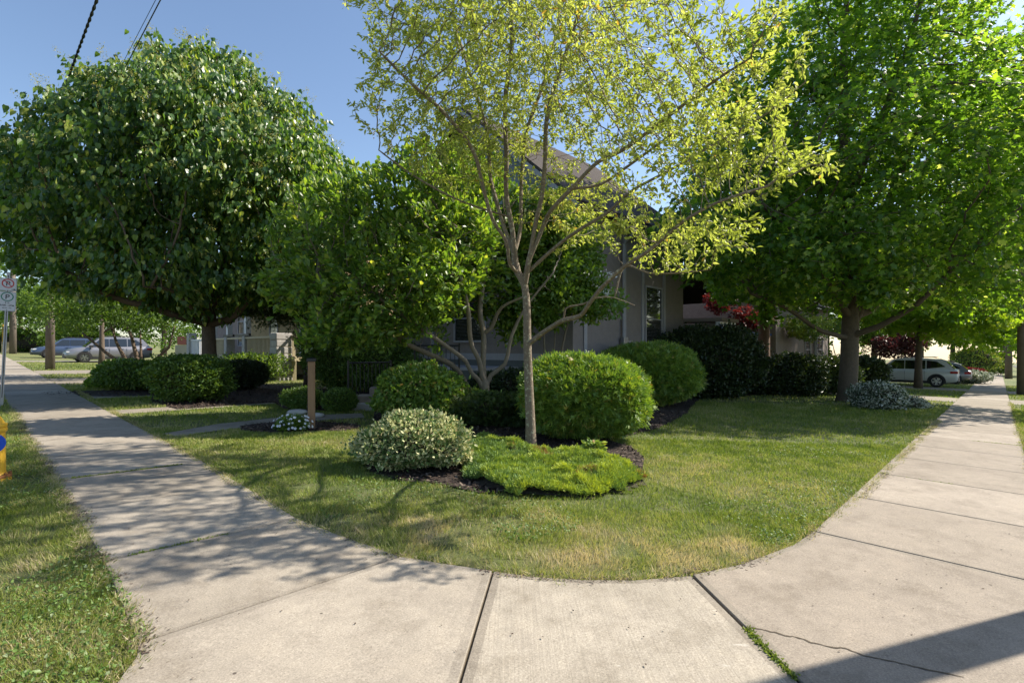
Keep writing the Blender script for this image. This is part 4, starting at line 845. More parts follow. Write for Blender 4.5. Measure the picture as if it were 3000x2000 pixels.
tag(mb.build('pavement_crack', M['joint']), kind='structure')
# ------------------------------------------------------------------ houses
def house_root(name, label, a, b):
    return empty(name, lot(a, b), LOTROT, label, 'house')
def window(mb_f, mb_g, mb_b, x0, x1, z0, z1, axis, off, s=1, fr=.07, mull=1, blind=True):
    """window on a wall: axis 'x' = wall runs along x at y=off facing s*y ; axis 'y' = wall runs along y at x=off"""
    def bx(mb, u0, u1, v0, v1, d0, d1, m=0):
        lo_, hi_ = sorted((off+s*d0, off+s*d1))
        if axis == 'x': mb.box(u0, u1, lo_, hi_, v0, v1, m)
        else: mb.box(lo_, hi_, u0, u1, v0, v1, m)
    bx(mb_g, x0+fr, x1-fr, z0+fr, z1-fr, -.02, .012)
    bx(mb_f, x0, x0+fr, z0, z1, -.01, .05); bx(mb_f, x1-fr, x1, z0, z1, -.01, .05); bx(mb_f, x0+fr, x1-fr, z1-fr, z1, -.01, .05); bx(mb_f, x0+fr, x1-fr, z0, z0+fr, -.01, .06)
    for k in range(mull): zm = z0+(z1-z0)*(k+1)/(mull+1); bx(mb_f, x0+fr, x1-fr, zm-.02, zm+.02, 0, .035)
    if blind:
        z = z0+fr+.04
        while z < z1-fr-.03: bx(mb_b, x0+fr+.01, x1-fr-.01, z, z+.012, .0125, .018); z += .05
# main house: local x along the right street (b), local y along the left street (a)
h = house_root('house', 'taupe and blue grey gabled house behind the corner garden', 9.0, 12.1)
W_, Ln, EV = 9.0, 7.2, 6.1; PK = 9.9
mb = MB(); mb.box(0, Ln, 0, W_, 1.35, EV); mb.build('wall', M['wall'], h)
mb = MB(); mb.box(-.02, Ln+.02, -.02, W_+.02, -.2, 1.35-.003); mb.build('foundation', M['wall_dark'], h)
mb = MB(); mb.slab([(0.0, 0, EV), (0.0, W_, EV), (0.0, W_/2, PK-.15)], .12); mb.slab([(Ln, W_, EV), (Ln, 0, EV), (Ln, W_/2, PK-.15)], .12); mb.build('gable', M['gable'], h)
mb = MB(); oh = .45
for sgn in (0, 1):
    y_e = -oh if sgn == 0 else W_+oh; y_m = W_/2; sl = (PK-EV)/(W_/2); z_e = EV-oh*sl
    P = [(-oh, y_e, z_e), (Ln+oh, y_e, z_e), (Ln+oh, y_m, PK), (-oh, y_m, PK)]
    if sgn: P = P[::-1]
    mb.slab(P, .14)
mb.build('roof', M['roof'], h)
mb = MB()
sl = (PK-EV)/(W_/2)
for x0 in (-oh-.03, Ln+oh):
    for sgn in (-1, 1):
        ye = W_/2+sgn*(W_/2+oh); mb.slab([(x0, ye, EV-oh*sl-.13), (x0+.03, ye, EV-oh*sl-.13), (x0+.03, W_/2, PK-.13), (x0, W_/2, PK-.13)], .15) if sgn < 0 else mb.slab([(x0, W_/2, PK-.13), (x0+.03, W_/2, PK-.13), (x0+.03, ye, EV-oh*sl-.13), (x0, ye, EV-oh*sl-.13)], .15)
mb.box(-.03, Ln+.03, -.05, -.002, 1.3, 1.52); mb.box(-.05, -.002, -.05, W_+.03, 1.3, 1.52)
for x in (.5, 2.72, 3.92, 5.5): mb.box(x, x+.16, -.045, -.002, 1.525, EV-.3)
mb.box(-.02, .14, -.043, -.022, -.1, 1.295); mb.box(.5, .66, -.043, -.022, -.1, 1.295)
mb.box(0, Ln, -.04, -.002, EV-.6, EV-.42)
for y in (2.5, 6.5): mb.box(-.045, -.002, y, y+.16, 1.525, EV-.1)
mb.build('trim', M['trim'], h)
gm = MB(); gm.box(-oh, Ln+oh, -oh-.13, -oh-.01, EV-oh*sl-.11, EV-oh*sl+.02); gm.build('gutter', M['roof'], h)
dm = MB(); dm.tube([(2.62, -.5, EV-.5), (2.62, -.42, EV-.75), (2.62, -.1, EV-1.0), (2.62, -.09, 1.9)], .045, 8); dm.build('downspout', M['trim'], h)
mm = MB(); mm.box(2.5, 2.76, -.19, -.052, 1.4, 2.05); mt = mm.build('meter_box', M['galv'], h, bevel=.01)
mm = MB()
for dx in (.42, .64): mm.tube([(2.5+dx, -.05, 1.8), (2.5+dx, -.24, 1.8)], .085, 14)
mm.box(2.80, 3.2, -.12, -.052, 1.55, 1.95); mm.tube([(2.95, -.09, 1.55), (2.95, -.09, .6)], .02, 6); mm.build('meter', M['galv'], mt)
def put_windows(root, specs):
    for (x0, x1, z0, z1, ax, off, s, mull) in specs:
        f, g_, b_ = MB(), MB(), MB(); window(f, g_, b_, x0, x1, z0, z1, ax, off, s, mull=mull)
        fo = f.build('window', M['trim'], root); g_.build('pane', M['glass'], fo)
        if b_.v: b_.build('blind', M['blind'], fo)
put_windows(h, [(4.16, 5.42, 1.56, 3.9, 'x', 0, -1, 1), (3.6, 5.3, 1.9, 3.6, 'y', 0, -1, 1), (3.8, 5.2, 4.4, 5.6, 'y', 0, -1, 1)])
# lower lean-to roof over the side entrance, porch with white column
mb = MB(); mb.slab([(Ln+.02, -1.5, 2.71), (8.95, -1.5, 2.71), (8.95, 3.0, 2.78), (Ln+.02, 3.0, 2.78)], .13); pr_ = mb.build('porch_roof', M['wall'], h)
mb = MB(); mb.box(Ln+.05, 8.85, -1.42, -1.25, 2.45, 2.70); mb.box(8.68, 8.85, -1.25, 3, 2.45, 2.70); mb.box(8.65, 8.83, -1.43, -1.25, .5, 2.44); mb.box(7.35, 7.47, -1.43, -1.28, .5, 2.44); mb.build('porch_frame', M['white'], h)
mb = MB(); mb.box(Ln+.05, 8.85, -1.4, 3.0, -.3, .5); mb.build('porch_floor', M['wall_dark'], h)
mb = MB(); mb.box(Ln+.05, 8.75, 3.0, 8, -.2, 3.5); mb.build('porch_wall', M['wall'], h)
mb = MB(); x = 7.55
while x < 8.6: mb.box(x, x+.03, -1.37, -1.33, .55, 1.25); x += .12
mb.box(7.48, 8.64, -1.39, -1.31, 1.26, 1.32); mb.build('porch_railing', M['white'], h)
# chimney / arched dormer hood on the right slope
mb = MB(); ar = [(5.2+1.0*math.cos(t), -.2+0*t, EV-.35+.75*math.sin(t)) for t in np.linspace(0, math.pi, 13)]
mb.raw([(x, -.75, z) for x, y, z in ar]+[(x, 1.2, z+.02) for x, y, z in ar], [(i, i+1, i+14, i+13) for i in range(12)]); mb.raw([(x, -.72, z-.03) for x, y, z in ar], [list(range(13))], 1); mb.build('dormer_hood', [M['roof'], M['trim']], h)

# pale brick house at right
h2 = house_root('brick_house', 'pale brick house seen between the hedge and the maple crown', 8.6, 26.5)
mb = MB(); mb.box(3.0, 14.5, 0, 8, -.3, 4.6); mb.build('wall', M['brick_pink'], h2)
mb = MB(); mb.box(0, 2.98, .6, 8, -.3, 2.62); mb.build('garage_wall', M['gable'], h2)
mb = MB()
for x in (.25, 1.1, 1.95, 2.75): mb.box(x, x+.08, .55, .597, 0, 2.3)
for z in (0.6, 1.2, 1.8, 2.3): mb.box(.25, 2.8, .52, .549, z, z+.06)
mb.build('garage_door', M['trim'], h2)
mb = MB(); mb.slab([(-.3, .2, 2.63), (2.98, .2, 2.63), (2.98, 8.2, 2.70), (-.3, 8.2, 2.70)], .12); mb.build('garage_roof', M['roof_blue'], h2)
mb = MB(); mb.slab([(2.6, -.4, 4.5), (14.9, -.4, 4.5), (14.9, 4, 6.8), (2.6, 4, 6.8)], .14); mb.slab([(2.6, 4, 6.8), (14.9, 4, 6.8), (14.9, 8.4, 4.5), (2.6, 8.4, 4.5)], .14); mb.build('roof', M['roof'], h2)
put_windows(h2, [(8.6, 9.8, 1.1, 2.7, 'x', 0, -1, 1), (11.4, 12.9, 1.1, 2.7, 'x', 0, -1, 1)])
mb = MB(); mb.tube([(10.6, -.1, 0), (10.6, -.1, 4.4)], .08, 8); mb.build('downspout', M['trim'], h2)

# neighbour at left: tan brick, cream porch
h3 = house_root('porch_house', 'tan brick house with a cream slatted porch behind the big left tree', 22.5, 12.2)
mb = MB(); mb.box(0, 8, 0, 11.5, -.3, 6.2); mb.build('wall', M['brick_tan'], h3)
mb = MB(); mb.slab([(-1.0, -.5, 6.1), (4, -.5, 9), (4, 12, 9), (-1.0, 12, 6.1)][::-1], .14); mb.slab([(4, -.5, 9), (8.8, -.5, 6.1), (8.8, 12, 6.1), (4, 12, 9)][::-1], .14); mb.build('roof', M['roof'], h3)
mb = MB(); mb.box(-2.4, -.003, -.2, 11, .9, 1.05); mb.build('porch_floor', M['cream'], h3)
mb = MB(); y = -.1
while y < 5.4: mb.box(-2.38, -2.33, y, y+.055, 1.12, 1.95); y += .16
y = 8.6
while y < 10.6: mb.box(-2.38, -2.33, y, y+.09, 1.12, 1.95); y += .2
mb.box(-2.41, -2.3, -.2, 11, 1.96, 2.05); mb.box(-2.40, -2.31, -.2, 11, 1.055, 1.11); mb.build('porch_railing', M['cream'], h3)
mb = MB(); y = -.2
while y < 5.6: mb.box(-2.36, -2.33, y, y+.045, -.1, .895); y += .09
mb.build('lattice', M['cream'], h3)
for y in (5.6, 8.3, 10.8): mb = MB(); mb.box(-2.45, -2.0, y, y+.4, -.3, 2.1); mb.build('pillar_base', M['stone'], h3, bevel=.03)
for y in (5.68, 8.38, 10.88):
    mb = MB(); mb.box(-2.35, -2.1, y, y+.24, 2.103, 4.5); mb.build('porch_post', M['white'], h3)
mb = MB(); mb.box(-2.5, -.003, -.3, 11.2, 4.5, 4.75); mb.slab([(-2.7, -.4, 4.76), (-.003, -.4, 5.4), (-.003, 11.3, 5.4), (-2.7, 11.3, 4.76)][::-1], .1); mb.build('porch_roof', M['cream'], h3)
for y0, y1 in ((5.1, 7.1), (7.4, 8.9)): mb = MB(); mb.box(-2.42, -2.30, y0, y1, 2.105, 2.22); mb.build('planter_box', M['black'], h3)
put_windows(h3, [(2.6, 3.5, 1.9, 3.6, 'y', 0, -1, 0), (7.4, 8.6, 1.9, 3.6, 'y', 0, -1, 0)])
for y in (1.6, 2.2, 4.4): mb = MB(); mb.box(-.06, -.002, y, y+.16, 1.06, 3.65); mb.build('trim_board', M['white'], h3)
sp = empty('stone_pillar', lot(23.0, 9.5), LOTROT, 'rock faced limestone pillar at the near corner of the cream porch', 'pillar')
mb = MB()
for k in range(7): mb.box(-.36+.015*(k % 2), .36-.01*(k % 3), -.36, .36+.01*(k % 2), k*.305-.05, k*.305+.245)
mb.build('blocks', M['stone'], sp, bevel=.035)
# further house left with a terracotta awning cloth
h4 = house_root('far_house', 'far house with white slatted porch and terracotta cloth behind the multi stemmed tree', 37.5, 13.5)
mb = MB(); mb.box(0, 8, 0, 9, -.3, 5.5); mb.build('wall', M['brick_pink'], h4)
mb = MB(); mb.slab([(-.6, -.5, 5.4), (4, -.5, 8), (4, 9.5, 8), (-.6, 9.5, 5.4)][::-1], .14); mb.slab([(4, -.5, 8), (8.6, -.5, 5.4), (8.6, 9.5, 5.4), (4, 9.5, 8)][::-1], .14); mb.build('roof', M['roof'], h4)
for y in (-.5, 3.2): mb = MB(); mb.box(-3.0, -2.5, y, y+.499, -.2, 2.3); mb.build('pillar', M['stone'], h4, bevel=.03)
mb = MB(); mb.box(-2.9, -2.84, 3.7, 7, 0, 1.5); mb.build('porch_panel', M['cream'], h4)
mb = MB(); y = .1
while y < 3.1: mb.box(-2.85, -2.8, y, y+.14, .7, 1.75); y += .3
mb.box(-2.87, -2.78, .002, 3.198, 1.755, 1.85); mb.box(-2.87, -2.78, .002, 3.198, .6, .695); mb.build('porch_railing', M['white'], h4)
mb = MB(); mb.box(-3.0, -2.6, 3.8, 6.0, 1.52, 2.1); mb.build('terracotta_cloth', M['orange'], h4)
put_windows(h4, [(1.4, 2.6, 1.4, 3.2, 'y', 0, -1, 1)])
h5 = house_root('distant_house', 'pale house at the far end of the right street', -9, 92)
mb = MB(); mb.box(0, 9, -10, 0, -.3, 5.5); mb.build('wall', M['white'], h5); mb = MB(); mb.slab([(-.5, -10.4, 5.4), (4.5, -10.4, 8), (4.5, .4, 8), (-.5, .4, 5.4)][::-1], .14); mb.slab([(4.5, -10.4, 8), (9.5, -10.4, 5.4), (9.5, .4, 5.4), (4.5, .4, 8)][::-1], .14); mb.build('roof', M['roof'], h5)
put_windows(h5, [(-8, -6.5, 1.2, 2.8, 'y', 0, -1, 1), (-4, -2.5, 1.2, 2.8, 'y', 0, -1, 1)])

# stone steps and iron railing by the entrance
s0 = gp(1062, 1203); st_ = empty('stone_steps', (s0[0], s0[1], s0[2]), math.radians(12), 'rough stone steps rising to the house entrance right of the boxwood ball', 'steps')
for k, (w0, w1) in enumerate(((-.42, 1.0), (-.25, 1.1), (.12, 1.2))):
    mb = MB(); mb.box(w0, w1, .33*k, .33*k+.6, .17*k-.05 if k else -.05, .17*(k+1)); o = mb.build('step', M['stone'] if k == 0 else M['step_stone'], st_, bevel=.03)
for i, (px, py, s) in enumerate(((872, 1214, .17), (925, 1222, .14))):
    c = gp(px, py); mb = MB(); mb.lathe([(s*.75, 0), (s, s*.3), (s*.8, s*.6), (s*.3, s*.72)], 9); o = mb.build('garden_stone', M['stone'], None, smooth=True); o.location = c; o.scale = (1.5, .8, 1); tag(o, ['flat grey stone lying behind the petunias', 'rounded grey stone at the right foot of the wooden post'][i], 'stone')
def iron_rail(name, label, p0, p1, hh=1.0, base=0.0):
    r = empty(name, p0, math.atan2(p1[1]-p0[1], p1[0]-p0[0]), label, 'railing'); L = math.hypot(p1[0]-p0[0], p1[1]-p0[1]); dz = p1[2]-p0[2]; mb = MB(); n = int(L/.11)
    for k in range(n+1): x = L*k/n; z = dz*k/n; mb.box(x-.007, x+.007, -.007, .007, z+base, z+hh-.02)
    mb.build('bars', M['black'], r); mb = MB(); mb.tube([(0, 0, hh), (L, 0, hh+dz)], .02, 6); mb.build('handrail', M['black'], r); mb = MB(); mb.tube([(0, 0, base+.08), (L, 0, base+.08+dz)], .012, 6); mb.build('bottom_rail', M['black'], r)
    for x in (0, L): mb = MB(); mb.box(x-.02, x+.02, -.02, .02, -.05+dz*(x > 0), hh+dz*(x > 0)+.06); mb.build('post', M['black'], r)
a0, a1 = at(1020, 1140, 13.4), at(1145, 1132, 14.2); a0[2] = gz(a0[0]); a1[2] = a0[2]
iron_rail('iron_railing', 'black iron railing left of the stone steps', a0, a1, 1.15)
a0, a1 = at(1215, 1100, 13.6), at(1345, 1100, 14.0); a0[2] = gz(a0[0])+.65; a1[2] = a0[2]
iron_rail('iron_railing', 'black iron railing behind the left magnolia stem', a0, a1, 1.0)
# landing under the entrance (part of the setting, dark clad)
ld = empty('entrance_landing', lot(11.2, 10.3), LOTROT, 'raised entrance landing with slate siding behind the magnolia stems', 'landing')
mb = MB(); mb.box(0, 1.78, 0, 5.2, -.2, .95); mb.build('base', M['wall_dark'], ld); mb = MB(); mb.box(-.06, 1.78, -.06, 5.26, .953, 1.03); mb.build('deck', M['trim'], ld)

# ------------------------------------------------------------------ wooden post sign (seen edge on), hydrant, parking signs
c = gp(913, 1256); ps = empty('garden_sign', c, math.radians(17), 'edge on wooden post sign with black cap standing behind the white petunias', 'sign')
dirv = np.array(c[:2])/np.linalg.norm(c[:2])
for k, (dx, dy) in enumerate(((0, 0), (-.055, .62))):
    mb = MB(); mb.box(dx-.062, dx+.062, dy-.062, dy+.062, -.05, 1.28-.02*k); po = mb.build('post', M['cedar'], ps, bevel=.004)
    mb = MB(); mb.box(dx-.082, dx+.082, dy-.082, dy+.082, 1.282-.02*k, 1.34-.02*k); mb.raw([(dx-.082, dy-.082, 1.342-.02*k), (dx+.082, dy-.082, 1.342-.02*k), (dx+.082, dy+.082, 1.342-.02*k), (dx-.082, dy+.082, 1.342-.02*k), (dx, dy, 1.37-.02*k)], [(0, 1, 4), (1, 2, 4), (2, 3, 4), (3, 0, 4), (3, 2, 1, 0)])
    mb.build('cap', M['black'], po, bevel=.004)
mb = MB(); mb.slab([(-.078, .066, .42), (-.120, .555, .42), (-.120, .555, 1.12), (-.078, .066, 1.12)], .03); pn = mb.build('sign_panel', M['signbrown'], ps)
mb = MB(); mb.slab([(-.092, .0661, .38), (-.135, .56, .38), (-.135, .56, .419), (-.092, .0661, .419)], .03); mb.build('panel_rail', M['black'], ps)
mb = MB(); mb.slab([(-.092, .0661, 1.121), (-.135, .56, 1.121), (-.135, .56, 1.17), (-.092, .0661, 1.17)], .03); mb.build('panel_rail', M['black'], ps)

c = np.array([-1.009*5.72, 5.72, 0]); c[2] = gz(c[0]); hy = empty('fire_hydrant', c, math.radians(0), 'yellow fire hydrant with a blue disc standing in the boulevard grass', 'hydrant')
mb = MB(); mb.lathe([(.155, -.02), (.155, .035), (.125, .04), (.118, .07), (.108, .09), (.105, .53), (.112, .545)], 28); mb.build('barrel', M['yellow'], hy, smooth=False)
mb = MB(); mb.lathe([(.118, .546), (.122, .56), (.122, .585), (.112, .592), (.122, .60), (.122, .632), (.10, .64), (.072, .70), (.045, .735), (.0, .74)], 28); mb.build('bonnet', M['yellow'], hy)
mb = MB(); mb.lathe([(.03, .741), (.03, .78), (.0, .782)], 5); mb.build('operating_nut', M['yellow'], hy)
mb = MB(); mb.lathe([(.162, .036), (.162, .066), (.112, .068)], 12); mb.build('base_flange', M['rust'], hy)
for k in range(8):
    mb = MB(); mb.lathe([(.014, .068), (.014, .09)], 6, .14*math.cos(k*.785), .14*math.sin(k*.785)); mb.build('bolt', M['rust'], hy)
def disc(mb, c0, nrm, r, t, n=24, m=0):
    nrm = Vector(nrm).normalized(); c0 = Vector(c0); mb.tube([c0, c0+nrm*t], r, n, m)
tocam = Vector((-c[0], -c[1], 0)).normalized(); side = Vector((tocam.y, -tocam.x, 0))
nz = Vector((tocam*.8-side*.6)); nz.normalize()
for nm, dv, zz, rr in (('front_outlet', tocam, .44, .075), ('side_outlet', side, .44, .05), ('side_outlet', (tocam*-1), .44, .05)):
    mb = MB(); disc(mb, dv*.08+Vector((0, 0, zz)), dv, rr, .08, 20); disc(mb, dv*.16+Vector((0, 0, zz)), dv, rr*.86, .03, 8); mb.build(nm, M['yellow'], hy)
mb = MB(); disc(mb, tocam*.192+Vector((0, 0, .44)), tocam, .105, .006, 32); bd = mb.build('blue_disc', M['blue'], hy)
mb = MB(); disc(mb, tocam*.199+Vector((0, 0, .44)), tocam, .03, .012, 16); mb.build('disc_boss', M['galv'], bd)

# parking signs on one leaning post
SP = np.array([-.992*11.95, 11.95, 0]); SP[2] = gz(SP[0])
face = np.array([.72, -.69]); ang = math.atan2(face[1], face[0])+math.pi/2          # local -Y looks along face
sg = empty('parking_sign', SP, ang, 'post with two parking signs, no parking above two hour parking', 'sign')
sg.rotation_euler = (0, math.radians(2.2), ang)
mb = MB(); mb.box(-.03, .03, -.015, .015, -.1, 3.12)
mb.build('post', M['galv'], sg)
mb = MB(); mb.box(-.007, .007, -.0185, -.0155, .2, 3.05); mb.build('post_channel', M['black'], sg)
def rounded(x0, x1, z0, z1, r, n=5):
    P = []
    for cx_, cz_, a0_ in ((x1-r, z1-r, 0), (x0+r, z1-r, 90), (x0+r, z0+r, 180), (x1-r, z0+r, 270)):
        for k in range(n+1): a = math.radians(a0_+90*k/n); P.append((cx_+r*math.cos(a), cz_+r*math.sin(a)))
    return P
def plate(mb, P, y0, y1, m=0):
    n = len(P); V = [(x, y0, z) for x, z in P]+[(x, y1, z) for x, z in P]
    mb.raw(V, [list(range(n)), list(range(n, 2*n))[::-1]]+[(i, i+n, (i+1) % n+n, (i+1) % n) for i in range(n)], m)
def ringm(mb, cx_, cz_, r0, r1, y, n=32, m=0):
    V = [(cx_+r*math.cos(2*math.pi*k/n), y, cz_+r*math.sin(2*math.pi*k/n)) for r in (r0, r1) for k in range(n)]
    mb.raw(V, [(k, (k+1) % n, (k+1) % n+n, k+n) for k in range(n)], m)
def text(body, x, z, size, y, mat, parent, name='lettering', align='CENTER'):
    cu = bpy.data.curves.new(name, 'FONT'); cu.body = body; cu.size = size; cu.align_x = align; cu.extrude = .0006; cu.materials.append(mat)
    cu.offset = size*.012
    o = bpy.data.objects.new(name, cu); COL.objects.link(o); o.parent = parent; o.location = (x, y, z); o.rotation_euler = (math.radians(90), 0, 0)
    bpy.context.view_layer.update(); me = bpy.data.meshes.new_from_object(o.evaluated_get(bpy.context.evaluated_depsgraph_get())); me.materials.clear(); me.materials.append(mat)
    n = bpy.data.objects.new(name, me); COL.objects.link(n); n.parent = parent; n.location = o.location; n.rotation_euler = o.rotation_euler; bpy.data.objects.remove(o); return n
z2 = 2.67
mb = MB(); plate(mb, rounded(-.15, .15, z2+.01, z2+.31, .025), -.024, -.019); s1 = mb.build('no_parking_plate', M['signwhite'], sg)
mb = MB(); plate(mb, rounded(-.15, .15, z2-.46, z2-.005, .025), -.024, -.019); s2 = mb.build('parking_plate', M['signwhite'], sg)
mb = MB(); ringm(mb, 0, z2+.185, .085, .107, -.0262); q = math.radians(45)
for sgn in (1,):
    dx, dz = .09*math.cos(q), .09*math.sin(q); wx, wz = .009*math.sin(q), .009*math.cos(q)
    mb.poly([(-dx-wx, -.0272, z2+.185+dz-wz), (dx-wx, -.0272, z2+.185-dz-wz), (dx+wx, -.0272, z2+.185-dz+wz), (-dx+wx, -.0272, z2+.185+dz+wz)])
mb.build('prohibition_ring', M['signred'], s1)
text('P', -.0, z2+.13, .155, -.0252, M['signblack'], s1)
mb = MB(); mb.poly([(.06, -.0255, z2+.045), (.10, -.0255, z2+.045), (.10, -.0255, z2+.058), (.06, -.0255, z2+.058)]); mb.poly([(.10, -.0255, z2+.025), (.135, -.0255, z2+.0515), (.10, -.0255, z2+.078)]); mb.build('arrow', M['signblack'], s1)
mb = MB()
for zz0, zz1 in ((z2+.018, z2+.302), (z2-.452, z2-.013)):
    Po = rounded(-.142, .142, zz0, zz1, .02); Pi = rounded(-.138, .138, zz0+.004, zz1-.004, .018); n = len(Po)
    mb.raw([(x, -.0248, z) for x, z in Po]+[(x, -.0248, z) for x, z in Pi], [(k, (k+1) % n, (k+1) % n+n, k+n) for k in range(n)])
mb.build('border_line', M['signblack'], sg)
mb = MB(); ringm(mb, 0, z2-.125, .088, .108, -.0262); mb.build('parking_ring', M['signgreen'], s2)
text('P', 0, z2-.18, .155, -.0252, M['signblack'], s2); text('2 h', 0, z2-.285, .062, -.0252, M['signblack'], s2); text('8AM - 6PM', 0, z2-.345, .052, -.0252, M['signblack'], s2); text('MON - FRI', 0, z2-.40, .034, -.0252, M['signblack'], s2)
mb = MB()
for zz in (z2+.02, z2-.02, z2-.435, z2+.295): mb.tube([(0, -.0243, zz), (0, -.030, zz)], .008, 8)
mb.build('bolts', M['black'], sg)

# ------------------------------------------------------------------ poles and wires
def pole(name, label, p, H, r, group=None, arms=True, lean=(0, 0), mat='pole'):
    o = empty(name, p, LOTROT, label, 'utility pole', group); mb = MB(); mb.tube([(0, 0, -.1), (lean[0]*.5, lean[1]*.5, H*.5), (lean[0], lean[1], H)], [r*1.08, r*.92, r*.7], 16); mb.build('shaft', M[mat], o, smooth=True)
    if arms:
        mb = MB(); mb.box(-.05, .05, -.9, .9, H-.6, H-.48); mb.build('crossarm', M['pole'], o)
        for y in (-.8, -.3, .3, .8): mb = MB(); mb.lathe([(.02, H-.48), (.045, H-.42), (.03, H-.36), (.045, H-.32), (.0, H-.28)], 8, 0, y); mb.build('insulator', M['galv'], o)
    return o
pA = gp(147, 1083); pole('utility_pole', 'weathered wooden utility pole on the grass in front of the slate blue car', pA, 9.0, .185)
pole('utility_pole', 'thinner wooden pole further down the left street beside the pavement', gp(38, 1036), 9, .26, arms=False)
pB = np.array([4.15, -.35, 0])
pP = np.array([5.5, 3.93, 0]); pP[2] = gz(pP[0])
pole('utility_pole', 'wooden pole just outside the right picture border near the corner', pP, 9.5, .15, arms=False)
pC = np.array([8.6, -6.2, 0]); pC[2] = gz(pC[0]); pole('utility_pole', 'wooden utility pole behind the viewpoint carrying the twisted cables', pC, 9.0, .17)
pD = np.array([.994*25.3, 25.3, 0]); pD[2] = gz(pD[0]); pole('utility_pole', 'thick grey utility pole at the right picture border', pD, 9.5, .24)
pole('utility_pole', 'second wooden pole along the right pavement, slightly leaning', gp(2955, 1109), 9, .26, lean=(.35, 0), arms=False)
pole('utility_pole', 'grey wooden pole behind the leaning one near the stop sign', (base_at(2938, 70)), 9, .3, arms=False)
def cable(label, p0, p1, r, sag, twist=0):
    mb = MB(); n = 90; P = [np.array(p0)*(1-t)+np.array(p1)*t-np.array([0, 0, sag*4*t*(1-t)]) for t in np.linspace(0, 1, n)]
    if twist:
        m_ = 900; Pt = [np.array(p0)*(1-t)+np.array(p1)*t-np.array([0, 0, sag*4*t*(1-t)]) for t in np.linspace(0, 1, m_)]; d = unit(np.array(p1)-np.array(p0)); s = np.cross(d, [0, 0, 1.]); s /= np.linalg.norm(s); u = np.cross(s, d)
        for ph in (0, math.pi): mb.tube([q+(s*math.cos(k*.55+ph)+u*math.sin(k*.55+ph))*r*.9 for k, q in enumerate(Pt)], r, 5)
    else: mb.tube(P, r, 5)
    return tag(mb.build('overhead_cable', M['black']), label, 'cable')
tA = pA+np.array([0, 0, 8.3])
far_b, far_a = .0, 0
cable('thick twisted overhead cable nearest the left picture border', lot(-10.9, 1.55, 8.3), lot(34.7, 1.9, 8.6), .016, .25, 1)
cable('thin dark overhead cable right of the twisted one', lot(-10.9, 2.15, 8.3), tA, .011, .25)
cable('thinner wire running just beside the thin dark cable', lot(-10.9, 2.25, 8.45), tA+np.array([0, 0, .35]), .006, .18)

# ------------------------------------------------------------------ other street things
s = base_at(2937, 66); ss = empty('stop_sign', s, math.atan2(.7267, .687)-math.pi/2, 'small red stop sign at the far end of the right pavement', 'sign')
mb = MB(); mb.tube([(0, 0, -.1), (0, 0, 2.9)], .035, 8); mb.build('post', M['galv'], ss)
mb = MB(); oc = [(.38*math.cos(math.radians(22.5+45*k)), 2.5+.38*math.sin(math.radians(22.5+45*k))) for k in range(8)]; plate(mb, oc, -.05, -.04); fp = mb.build('face', M['signred'], ss)
text('STOP', 0, 2.41, .26, -.0525, M['signwhite'], fp)
mb = MB(); p = base_at(2915, 75); mb.tube([(0, 0, 0), (0, 0, .9)], .07, 8); mb.lathe([(.09, .9), (.09, 1.3), (0, 1.36)], 10); o = mb.build('marker_post', M['white']); o.location = p; tag(o, 'slim white marker post at the end of the right pavement', 'post')
p = base_at(9, 55); mb = MB(); mb.lathe([(.09, -.05), (.09, 2.9), (.06, 3.0), (0, 3.02)], 12); o = mb.build('bollard', M['yellow']); o.location = p; tag(o, 'tall yellow pipe bollard at the far left by the chain fence', 'bollard')
ut = empty('utility_box', base_at(25, 54), .5, 'small pale green utility cabinet in front of the chain fence', 'cabinet'); mb = MB(); mb.box(-.45, .45, -.4, .4, 0, 1.0); mb.build('body', M['cream'], ut, bevel=.03); mb = MB(); mb.box(-.48, .48, -.43, .43, 1.003, 1.07); mb.build('lid', M['cream'], ut)
fn = empty('chain_fence', base_at(40, 60), .0, 'grey chain link fence in front of the far hedge at left', 'fence'); mb = MB(); mb.tube([(-9, 0, 1.9), (4, 0, 1.9)], .03, 6); mb.tube([(-9, 0, .1), (4, 0, .1)], .02, 6); mb.build('rail', M['galv'], fn)
for x in np.arange(-9, 4.1, 2.6): mb = MB(); mb.tube([(x, 0, 0), (x, 0, 1.95)], .04, 8); mb.build('post', M['galv'], fn)
mb = MB()
for k in range(60): x = -9+k*.2166; mb.tube([(x, .0, .1), (x+1.2 if x < 2.8 else 4, 0, 1.9 if x < 2.8 else .1+1.8*(4-x)/1.2)], .008, 3, cap=False); mb.tube([(x, .01, 1.9), (x+1.2 if x < 2.8 else 4, .01, .1 if x < 2.8 else 1.9-1.8*(4-x)/1.2)], .008, 3, cap=False)
mb.build('mesh', M['galv'], fn)

